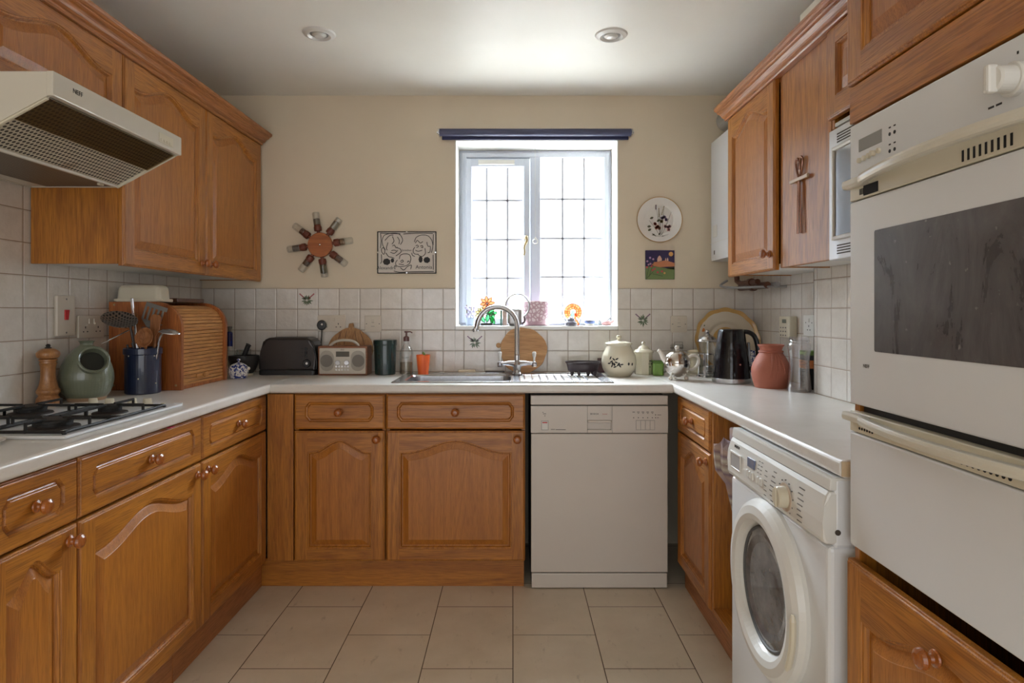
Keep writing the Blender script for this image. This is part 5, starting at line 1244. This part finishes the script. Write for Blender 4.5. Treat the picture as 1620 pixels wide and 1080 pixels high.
# green salt pig
t = thing('salt_pig', 'grey green stoneware jar with a round side opening behind the hob', 'jar', (-1.516, 2.250, ZW))
gg = pm('green_grey_glaze', C(112, 118, 98), .28, coat=.5, var=.15, vs=10, bump=.1); raw = pm('unglazed_rim', C(170, 140, 112), .7)
SP = sm([(.062, .012), (.074, .03), (.0835, .07), (.080, .11), (.064, .15), (.042, .178), (.024, .192), (.020, .200), (.026, .210)], 5)
m = MB(); m.lathe([(0, .012)]+SP+[(.0, .206)], 48); sb = ob('jar_body', m, gg, t)
m = MB(); m.lathe([(0, 0), (.058, 0), (.063, .012)], 40); ob('unglazed_foot', m, raw, t)
Mo = T(.052, -.050, .136) @ R(44) @ R(66, 'X')
m = MB(); m.open = True; m.lathe([(.040, -.030), (.040, .000), (.041, .020), (.046, .030), (.049, .033), (.045, .036), (.040, .032), (.036, .010), (.034, -.010)], 40, Mo); mo = ob('mouth', m, gg, t)
m = MB(); m.lathe([(.0355, .008), (0, -.004)], 32, Mo); ob('dark_inside', m, pm('jar_inside', C(30, 34, 28), .5), mo)
# pepper mill
t = thing('pepper_mill', 'turned wooden pepper mill behind the hob on the left', 'pepper mill', (-1.571, 2.138, ZW))
m = MB(); m.lathe(sm([(.0335, 0), (.0355, .006), (.034, .020), (.028, .030), (.034, .040), (.0345, .048), (.030, .056), (.0235, .080), (.0215, .105), (.023, .130), (.027, .140)], 4), 36); m.lathe([(.0, .139), (.024, .140), (.024, .146), (.027, .148), (.027, .152), (.023, .154)], 36); ob('mill_body', m, mill_w, t)
m = MB(); m.lathe(sm([(.020, .154), (.030, .158), (.0345, .168), (.032, .178), (.020, .187), (.008, .190)], 5), 36); ob('mill_head', m, mill_w, t)
m = MB(); m.lathe([(.010, .188), (.010, .192), (.006, .194), (.007, .200), (.004, .204), (0, .204)], 16); ob('top_nut', m, iron, t)
# small plate at left edge
t = thing('saucer', 'white saucer edge on the left worktop in front of the hob', 'saucer', (-1.262, 1.462, ZW))
m = MB(); m.lathe([(0, 0), (.035, 0), (.055, .006), (.070, .010), (.072, .0115), (.068, .0115), (.05, .008), (0, .004)], 48); ob('saucer_body', m, ivory, t)
m = MB(); m.prism([(-.012, -.006), (.0, -.004), (.014, -.006), (.016, .001), (.004, .003), (.006, .008), (-.004, .003), (-.014, .004)], 0, .003, M=R(90), r=.001); m.M = Matrix.Identity(4)
tag(ob('cloth_scrap', m, pm('crimson_cloth', C(190, 50, 84), .7), loc=(-1.058, 1.955, .8465)), 'tiny crimson scrap caught above the long left drawer', 'cloth')

# towel by the washing machine
n = N('striped_towel'); s_ = n.n('SeparateXYZ'); n.l(n.obj(), s_.inputs[0]); st = n.math('PINGPONG', n.math('MULTIPLY', s_.outputs[2], 14), 1)
tow = n.fin(n.ramp(st, [(.0, C(150, 130, 136)), (.45, C(176, 152, 138)), (.6, C(120, 98, 108)), (.8, C(186, 176, 160)), (1, C(140, 120, 112))]), .9)
t = thing('towel', 'muted striped towel hanging in the slot beside the washing machine', 'towel', (.705, 2.03, .22))
m = MB(); rings = []
for k in range(15):
    z = -.02+.585*k/14; w_ = .05+.020*math.sin(k*.5)+(.025 if k < 4 else 0)
    rings.append([(.02+.03*math.sin(k*.35)+.012*math.sin(i*1.3+k*.2)-(.025 if k > 11 else 0), w_*(i/7-.5)*2*.9, z-.02*math.cos(i)) for i in range(8)])
front = rings; back = [[(x+.03, y, z) for x, y, z in r] for r in rings]
m.loft([f_+b_[::-1] for f_, b_ in zip(front, back)], cap0=True, cap1=True); ob('towel_cloth', m, tow, t)
m = MB(); m.box((0, -.03, .565), (.03, .03, .61), .006); m.prism([(-.035, .505), (.02, .565), (.03, .50), (.015, .44), (-.005, .47)], -.05, -.03, M=XZ, r=.003); ob('towel_fold', m, tow, t)

# ---------------------------------------------------------------- on the walls
YP = YW+.006
t = thing('spice_wheel', 'round wooden wall spice wheel with eight small glass jars', 'spice rack', (ax(508.5, YP), YP, az(388, YP)))
m = MB(); m.lathe([(0, .008), (.062, .008), (.064, .012), (.064, .026), (.062, .030), (0, .030)], 44, R(90, 'X')); hub = ob('wooden_disc', m, wood('spice_wheel_wood', C(190, 112, 52), C(150, 80, 34), 'x'), t)
m = MB(); m.ball((0, -.030, 0), .006, 12); ob('centre_screw', m, chrome, hub)
capm = pm('dark_red_wood_cap', C(112, 58, 40), .45, var=.1)
fills = [C(120, 96, 70), C(96, 66, 44), C(90, 84, 60), C(70, 56, 46), C(110, 100, 90), C(84, 52, 36), C(120, 110, 92), C(150, 140, 120)]
for k in range(8):
    a = -8+45*k; M_ = R(a, 'Y') @ T(.066, -.022, 0) @ R(90, 'Y')
    m = MB(); m.lathe([(.008, -.006), (.008, .006), (.0185, .008), (.0195, .012), (.0195, .028), (.0175, .032), (.0175, .038)], 24, M_); ar = ob('jar_holder', m, capm, t)
    m = MB(); m.lathe([(0, .036), (.0165, .036), (.0185, .042), (.0185, .098), (.0165, .103), (0, .103)], 24, M_); ob('spice_jar', m, glass, ar)
    m = MB(); m.lathe([(0, .039), (.0165, .040), (.0165, .040+.018+.028*((k*37) % 5)/5), (0, .044+.018+.028*((k*37) % 5)/5)], 20, M_); ob('spice', m, pm('spice_%d' % k, fills[k], .9, var=.3, vs=200), ar)
t = thing('framed_cartoon', 'clip-framed black and white caricature drawing of three faces', 'picture', (ax(644, YP), YP, az(399.5, YP)), 0)
fw_, fh = 46.5*YP/1000, 33.2*YP/1000
m = MB(); m.box((-fw_, -.006, -fh), (fw_, -.002, fh)); m.M = R(-.6, 'Y'); fr = ob('paper', m, pm('drawing_paper', C(214, 206, 196), .6, var=.02), t)
m = MB()
for (a, b, c_, e_) in ((-fw_, -fw_+.004, -fh, fh), (fw_-.004, fw_, -fh, fh), (-fw_, fw_, -fh, -fh+.004), (-fw_, fw_, fh-.004, fh)): m.box((a, -.012, c_), (b, 0, e_), .0008, 1)
ob('frame', m, ink, t)
for (x, z) in ((0, fh-.004), (0, -fh+.004), (-fw_+.004, 0), (fw_-.004, 0)): m = MB(); m.box((x-.004, -.014, z-.004), (x+.004, -.011, z+.004), .001, 1); ob('clip', m, chrome, t)
def line(m, pts, r_=.0017, n=5):
    P = [((x-690)/590*fw_, -.0065, (565-z)/410*fh) for x, z in pts]; m.tube(spline(P, n), r_, 5)
m = MB()
for P in ([(160, 190), (175, 330), (160, 480)], [(180, 600), (185, 730), (160, 780)], [(1220, 210), (1215, 420)], [(1215, 610), (1220, 900)], [(160, 190), (300, 195), (560, 200)], [(620, 205), (900, 190), (1210, 195)], [(430, 925), (560, 950), (760, 940), (1230, 935)],
    [(190, 340), (240, 230), (400, 190), (540, 210), (605, 320), (560, 410)], [(190, 340), (210, 430), (260, 520), (230, 470)], [(400, 250), (430, 340), (390, 400)], [(500, 260), (540, 330), (530, 400)], [(310, 370), (280, 480), (300, 520)], [(250, 330), (340, 240), (420, 225)],
    [(180, 500), (215, 470), (250, 520), (230, 600), (190, 560), (180, 500)], [(270, 570), (320, 640), (390, 660), (440, 680)], [(400, 440), (440, 420), (470, 470), (500, 460)], [(490, 470), (560, 500), (570, 560), (470, 630)], [(360, 560), (440, 580), (510, 520)], [(380, 530), (430, 520), (480, 530)],
    [(840, 360), (880, 270), (990, 225), (1110, 240), (1190, 330), (1210, 450), (1180, 570)], [(860, 380), (900, 330), (960, 380), (1010, 350)], [(1090, 360), (1110, 440), (1160, 450), (1150, 550), (1110, 570)], [(850, 460), (815, 520), (840, 590), (920, 600)], [(870, 440), (900, 420), (920, 450), (880, 470)], [(960, 440), (1000, 430), (1010, 470), (970, 460)], [(860, 520), (920, 540), (1000, 520)], [(1050, 480), (1060, 580), (1000, 640), (930, 620), (915, 590)], [(790, 570), (800, 620), (850, 640)],
    [(540, 690), (560, 620), (650, 590), (740, 610), (770, 680), (750, 770)], [(500, 710), (465, 760), (480, 820), (560, 840), (680, 820), (750, 770)], [(560, 740), (600, 710), (620, 740), (570, 760)], [(530, 790), (600, 800), (630, 800)], [(440, 860), (450, 820), (480, 850)], [(560, 860), (630, 905), (700, 840), (780, 810), (765, 890)], [(700, 760), (720, 730), (740, 750)]):
    line(m, P)
for (cx_, cz_, rx, rz_) in ((285, 745, 70, 60), (400, 720, 32, 40), (965, 700, 38, 60), (1090, 710, 62, 56)):
    Q = [((cx_-690)/590*fw_+rx/590*fw_*math.cos(2*PI*k/14)*(1+.12*(k % 2)), (565-cz_)/410*fh+rz_/410*fh*math.sin(2*PI*k/14)*(1+.12*(k % 2))) for k in range(14)]
    m.prism(Q, -.0066, -.006, M=XZ)
text_mb(m, 'Alexandra', .024, T((275-690)/590*fw_, -.0063, (565-865)/410*fh) @ TXF); text_mb(m, 'Antonia', .027, T((1030-690)/590*fw_, -.0063, (565-850)/410*fh) @ TXF); text_mb(m, 'Jonathan', .014, T((690-690)/590*fw_, -.0063, (565-520)/410*fh) @ TXF)
ob('drawing', m, ink, fr)
# flower plate
t = thing('wall_plate', 'round white wall plate printed with wild flowers right of the window', 'plate', (ax(1042, YP), YP, az(348, YP)))
r_ = 36*YP/1000
m = MB(); m.open = True; m.lathe([(0, .012), (r_*.62, .012), (r_*.7, .016), (r_*.97, .022)], 64, R(90, 'X'), 0); m.lathe([(r_*.97, .022), (r_, .0225), (r_*.99, .018), (r_*.6, .004), (0, .004)], 64, R(90, 'X'), 1)
pl = ob('plate_body', m, [pm('white_china', C(226, 224, 218), .15, coat=.6, var=.01), pm('gold_rim', C(190, 150, 90), .3, .5)], t)
def spot(m, x, z, rx, rz_, a=0, mi=0, y=-.0165, n=8):
    P = leaf_poly(x-rx*math.cos(math.radians(a)), z-rx*math.sin(math.radians(a)), math.radians(a), 2*rx, rz_); m.prism(P, y-.0006, y+.006, M=XZ, mi=mi)
m = MB(); q = 2*r_/540; U = lambda x, z: ((x-320)*q, (320-z)*q)
for (x0, z0, x1, z1) in ((330, 520, 278, 150), (335, 500, 315, 190), (345, 500, 375, 160), (350, 500, 460, 230), (320, 500, 200, 330), (330, 520, 210, 500), (340, 520, 470, 480)):
    a, b = U(x0, z0), U(x1, z1); m.tube([(a[0], -.0168, a[1]), ((a[0]+b[0])/2+.002, -.0168, (a[1]+b[1])/2), (b[0], -.0168, b[1])], .0007, 5, mi=0)
rn = random.Random(8)
for k in range(16): spot(m, *U(rn.uniform(240, 450), rn.uniform(480, 560)), rn.uniform(.008, .014), .0028, rn.uniform(-60, 60), 0)
for k in range(6): spot(m, *U(280, 150+k*9), .003, .003, 90, 3); spot(m, *U(315, 190+k*18), .003, .003, 20, 4); spot(m, *U(375-k*5, 165+k*18), .003, .003, 60, 4)
for (x, z) in ((200, 400), (205, 440), (230, 300), (310, 330)): spot(m, *U(x, z), .010, .006, rn.uniform(0, 90), 0)
for (x, z, c_) in ((270, 370, 1), (300, 400, 1), (320, 420, 1), (285, 415, 1), (380, 290, 2), (400, 320, 2), (355, 300, 2), (420, 410, 5), (440, 400, 5), (390, 400, 5), (430, 440, 5), (345, 340, 4)):
    for a in range(0, 180, 45): spot(m, *U(x, z), .010, .0045, a+rn.uniform(0, 20), c_)
ob('flower_print', m, [pm('print_olive', C(84, 86, 62), .4), pm('print_rust', C(176, 98, 80), .4), pm('print_lilac', C(156, 140, 168), .4), pm('print_plum', C(96, 66, 76), .4), pm('print_ochre', C(150, 132, 90), .4), pm('print_pink', C(206, 160, 162), .4)], pl)
# night scene tile
t = thing('picture_tile', 'small square tile picture of a moonlit town above a flowering meadow', 'picture', (ax(1043.5, YP), YP, az(419, YP)))
s_ = 23*YP/1000
m = MB(); m.box((-s_, -.010, -s_), (s_, 0, s_), .0015, 1); ti = ob('tile_body', m, pm('night_blue_glaze', C(42, 38, 84), .2, coat=.5, var=.2), t)
m = MB(); V = lambda x, z: ((x-328)/170*s_, (852-z)/172*s_); y = -.0105
def flat(P, mi): m.prism([V(*p) for p in P][::-1], y-.0003, y+.001, M=XZ, mi=mi)
flat([(160, 870), (260, 870), (400, 890), (496, 890), (496, 1022), (160, 1022)], 0); flat([(230, 850), (260, 820), (300, 815), (380, 800), (430, 810), (496, 830), (496, 870), (330, 880), (250, 865)], 1)
flat([(296, 820), (296, 780), (308, 755), (322, 742), (336, 755), (348, 780), (348, 820)], 3); flat([(385, 805), (388, 785), (394, 768), (400, 785), (402, 805)], 3); flat([(408, 805), (410, 780), (416, 766), (423, 780), (426, 805)], 3)
flat([(400, 895), (450, 870), (496, 880), (496, 910)], 4)
cx_, cz_ = V(455, 725); m.prism(circ(cx_, cz_, .0115, 20), y-.0006, y+.001, M=XZ, mi=2)
for (x, z, c_) in ((212, 770, 5), (248, 785, 5), (195, 850, 5), (175, 880, 6), (265, 900, 6), (240, 915, 6), (215, 840, 5), (350, 930, 6), (380, 950, 2), (300, 940, 6), (180, 810, 5), (230, 870, 6)):
    a, b = V(x, z); m.prism(circ(a, b, .0055, 9), y-.0009, y+.001, M=XZ, mi=c_)
for (x0, z0, x1, z1) in ((170, 1015, 215, 780), (170, 1015, 250, 930), (200, 990, 260, 800), (240, 960, 360, 985)):
    a, b = V(x0, z0), V(x1, z1); m.tube([(a[0], y-.0005, a[1]), (b[0], y-.0005, b[1])], .0009, 5, mi=4)
ob('painted_scene', m, [pm('paint_grass', C(112, 132, 84), .3), pm('paint_terracotta', C(196, 128, 92), .3), pm('paint_moon', C(228, 178, 110), .3), pm('paint_stone_pink', C(222, 180, 160), .3), pm('paint_dark_green', C(48, 62, 48), .3), pm('paint_lilac', C(176, 140, 178), .3), pm('paint_rose', C(196, 70, 80), .3)], ti)
# cross on the flat oak panel
XC_ = .985; yc = XC_*1000/(1268.5-811)
cr_ = thing('wooden_cross', 'wooden and metal loop-topped cross hanging on the flat oak panel', 'cross', (XC_-.001, yc, 1.49), -90)
bronze = pm('polished_bronze', C(150, 112, 96), .22, .9)
zt = lambda py: HC+(493-py)*yc/1000-1.49
m = MB()
for s_ in (-1, 1):
    m.tube(spline([(s_*.011, -.008, zt(369)), (s_*.009, -.008, zt(330)), (s_*.006, -.008, zt(290)), (-s_*.004, -.008, zt(280)), (-s_*.018, -.008, zt(268)), (-s_*.024, -.008, zt(255)), (-s_*.014, -.008, zt(249)), (0, -.008, zt(256)), (0, -.008, zt(268))], 5), .0036, 8)
ob('looped_upright', m, bronze, cr_)
m = MB(); m.box((-.068, -.013, zt(286)), (.068, -.004, zt(280)), .003, M=R(0, 'Y')); ob('crossbar', m, pm('pale_cross_wood', C(180, 150, 116), .4, coat=.3), cr_)

# ---------------------------------------------------------------- window sill
ZS = WZ0+.0005
def sill(px, Y): return (ax(px, Y), Y, ZS)
t = thing('flower_ornament', 'small pale blue and lilac flower ornament at the left end of the sill', 'ornament', sill(744, 3.38))
m = MB(); m.lathe([(0, 0), (.020, 0), (.024, .01), (.026, .035), (.022, .042), (0, .042)], 24); ob('pot', m, pm('pale_blue_glass', C(176, 190, 216), .25, coat=.4), t)
m = MB(); rn = random.Random(4)
for k in range(22): m.ball((rn.uniform(-.024, .024), rn.uniform(-.018, .018), rn.uniform(.04, .098)), rn.uniform(.005, .009), 8)
ob('flowers', m, pm('lilac_petals', C(190, 184, 206), .6, var=.25, vs=60), t)
m = MB(); m.tube([(-.018, 0, .04), (-.019, 0, .110)], .003, 6); m.tube([(.004, 0, .04), (.006, 0, .10)], .002, 6); ob('stem', m, pm('dry_stem', C(130, 112, 84), .7), t)
# glass flower sun catcher
t = thing('suncatcher', 'stained glass sun catcher of an orange and cream lily with green leaves', 'suncatcher', sill(771, 3.34))
G = dict(o=stained('stained_orange', (.70, .36, .22, 1)), y=stained('stained_cream', (.66, .60, .38, 1)), g=stained('stained_green', (.20, .52, .28, 1)), w=stained('stained_clear', (.85, .92, .95, 1)), b=stained('stained_blue', (.35, .65, .85, 1)), r=stained('stained_red', (.9, .3, .15, 1)))
lead2 = pm('black_leading', C(40, 34, 32), .5)
k_ = 3.34/1000/(1620/155); SU = lambda x, y: ((x-480)*k_, (790-y)*k_)
def petal(grp, x, y, a, l, w, c):
    P = leaf_poly(*SU(x, y), math.radians(a), l*k_, w*k_, 7)
    m = MB(); m.prism(P, -.0015, .0015, M=XZ); ob('glass_piece', m, G[c], t)
    grp.tube([(p[0], 0, p[1]) for p in P], .0021, 5, closed=True)
L_ = MB()
for a in range(0, 360, 45): petal(L_, 475+12*math.cos(math.radians(a)), 425-12*math.sin(math.radians(a)), a+8, 120 if 0 <= a < 180 else 105, 26, 'o')
for (a, l) in ((100, 120), (130, 115), (165, 120), (200, 130)): petal(L_, 400, 590, a, l, 28, 'y')
for (x, y, a, l) in ((500, 600, 10, 150), (490, 610, 40, 130), (520, 620, -60, 170), (470, 600, 80, 110), (440, 740, 120, 160), (470, 740, 80, 170), (540, 760, 75, 190)): petal(L_, x, y, a, l, 32, 'g')
L_.box((SU(370, 0)[0], -.006, SU(0, 788)[1]), (SU(560, 0)[0], .006, SU(0, 745)[1]), .003); L_.tube([(SU(475, 0)[0], 0, .01), (SU(475, 0)[0], 0, SU(0, 430)[1])], .0014, 6)
ob('leading', L_, lead2, t)
# upright card / book
m = MB(); m.box((-.016, -.012, 0), (-.006, .05, .082), .001); tag(ob('notebook', m, pm('dark_green_cover', C(50, 84, 70), .5), loc=sill(800-811 and 796, 3.40)), 'narrow dark green booklet standing on the sill beside the lily', 'book')
m = MB(); m.box((-.006, -.012, 0), (.016, .05, .085), .001); tag(ob('notebook', m, pm('brown_cover', C(134, 112, 100), .5), loc=sill(797, 3.40)), 'brown booklet standing on the sill between green booklet and watering can', 'book')
# watering can
t = thing('watering_can', 'small metal watering can with a big hoop handle on the sill', 'watering can', sill(815, 3.315))
tinm = pm('galvanised_tin', C(168, 166, 164), .3, .8)
m = MB(); m.box((-.040, -.028, 0), (.034, .028, .092), .016, 4); ob('can_body', m, tinm, t)
m = MB(); m.tube([(.012+.062*math.cos(a), -.012, .103+.064*math.sin(a)) for a in [math.radians(x) for x in range(-55, 186, 10)]]+[(-.048, -.012, .080)], .0042, 8); ob('hoop_handle', m, tinm, t)
m = MB(); m.tube(spline([(.030, -.01, .012), (.044, -.014, .016), (.050, -.016, .03), (.046, -.016, .05)], 5), .0045, 10); ob('spout', m, dark_met, t)
# pink pot
t = thing('plant_pot', 'pink plant pot with white leopard-like blotches on the sill', 'plant pot', sill(848, 3.385))
n = N('pink_blotched_pot'); vv = n.n('TexVoronoi', feature='DISTANCE_TO_EDGE'); n.l(n.obj(), vv.inputs['Vector']); vv.inputs['Scale'].default_value = 52
bl_ = n.ramp(vv.outputs['Distance'], [(.10, 0.), (.18, 1.)]); zz2 = n.n('SeparateXYZ'); n.l(n.obj(), zz2.inputs[0]); lim = n.ramp(zz2.outputs[2], [(.018, 0.), (.022, 1.)])
pk = n.fin(n.mix(n.math('MULTIPLY', bl_, lim), C(190, 150, 158), C(228, 210, 212)), .3, 0, .4)
m = MB(); m.open = True; m.lathe([(0, 0), (.062, 0), (.068, .006), (.074, .03), (.0755, .060), (.0755, .127), (.073, .130), (.070, .128), (.068, .02), (0, .015)], 52); ob('pot_body', m, pk, t)
# peacock sun catcher
t = thing('suncatcher', 'round orange stained glass peacock sun catcher on the sill', 'suncatcher', sill(906.5, 3.36))
cz_, R0 = .071, .0555
L_ = MB()
for (ra, rb2, nn, c) in ((.046, .0555, 22, 'w'), (.030, .046, 14, 'o'), (.017, .030, 9, 'o')):
    for k in range(nn):
        a0, a1 = -50+280*k/nn, -50+280*(k+1)/nn
        P = arc(0, cz_, rb2, a0, a1, 3)+arc(0, cz_, ra, a1, a0, 3)
        m = MB(); m.prism(P, -.0015, .0015, M=XZ); ob('glass_piece', m, G['r' if (c == 'o' and k % 4 == 3) else c], t)
        L_.tube([(p[0], 0, p[1]) for p in P], .0015, 5, closed=True)
for (P, c) in (([(-.012, .05), (-.004, .075), (.004, .08), (.006, .06), (.0, .045)], 'b'), ([(.010, .07), (.020, .06), (.016, .03), (.006, .035)], 'r'), ([(-.02, .04), (.0, .045), (.004, .03), (-.02, .02)], 'w'), ([(.012, .03), (.022, .03), (.034, .004), (.018, .004)], 'r')):
    m = MB(); m.prism(P, -.0015, .0015, M=XZ); ob('glass_piece', m, G[c], t); L_.tube([(p[0], 0, p[1]) for p in P], .0013, 5, closed=True)
L_.box((-.030, -.008, 0), (.030, .008, .005), .002); L_.tube([(-.03, 0, .004), (-.045, 0, .04)], .0015, 5); L_.tube([(.03, 0, .004), (.045, 0, .04)], .0015, 5)
ob('leading', L_, lead2, t)
m = MB(); m.lathe([(0, 0), (.030, 0), (.034, .006), (.030, .018), (.022, .026), (.020, .034), (.012, .044), (0, .047)], 28); tag(ob('paperweight', m, pm('grey_glass_dome', C(110, 110, 122), .2, coat=.6, var=.3), loc=sill(903.5, 3.315)), 'small dark domed paperweight in front of the peacock sun catcher', 'ornament')
t = thing('bowl', 'tiny white bowl with blue stripes on the right of the sill', 'bowl', sill(933, 3.35))
m = MB(); m.open = True; m.lathe([(0, 0), (.018, 0), (.025, .010), (.027, .020), (.025, .030), (.023, .030), (.022, .012), (0, .006)], 30, None, 0); m.lathe([(.0262, .011), (.0278, .016), (.0278, .022), (.0265, .026)], 30, None, 1); ob('bowl_body', m, [ivory, pm('blue_stripe', C(104, 122, 170), .3)], t)
t = thing('bird_ornament', 'pink ceramic bird ornament at the right end of the sill', 'ornament', sill(960, 3.35))
pkb = pm('dusky_pink_glaze', C(196, 150, 148), .25, coat=.5)
m = MB(); m.ball((0, 0, .014), .014, 20, sc=(2.1, 1.3, 1)); m.tube(spline([(.020, 0, .014), (.032, 0, .024), (.036, 0, .028)], 4), [.009]*4+[.006]*5, 10); ob('bird_body', m, pkb, t)
m = MB(); m.tube(spline([(-.008, 0, .024), (.006, 0, .030), (.018, 0, .040), (.022, 0, .036)], 4), .0016, 6); ob('twig', m, lead2, t)
m = MB(); m.ball((0, 0, .012), .012, 14, sc=(1.1, 1, 1)); m.ball((-.006, 0, .026), .007, 12); tag(ob('pebble_bird', m, pm('speckled_grey_glaze', C(150, 156, 156), .3, var=.3, vs=120), loc=sill(950, 3.37)), 'tiny speckled grey bird beside the pink bird on the sill', 'ornament')
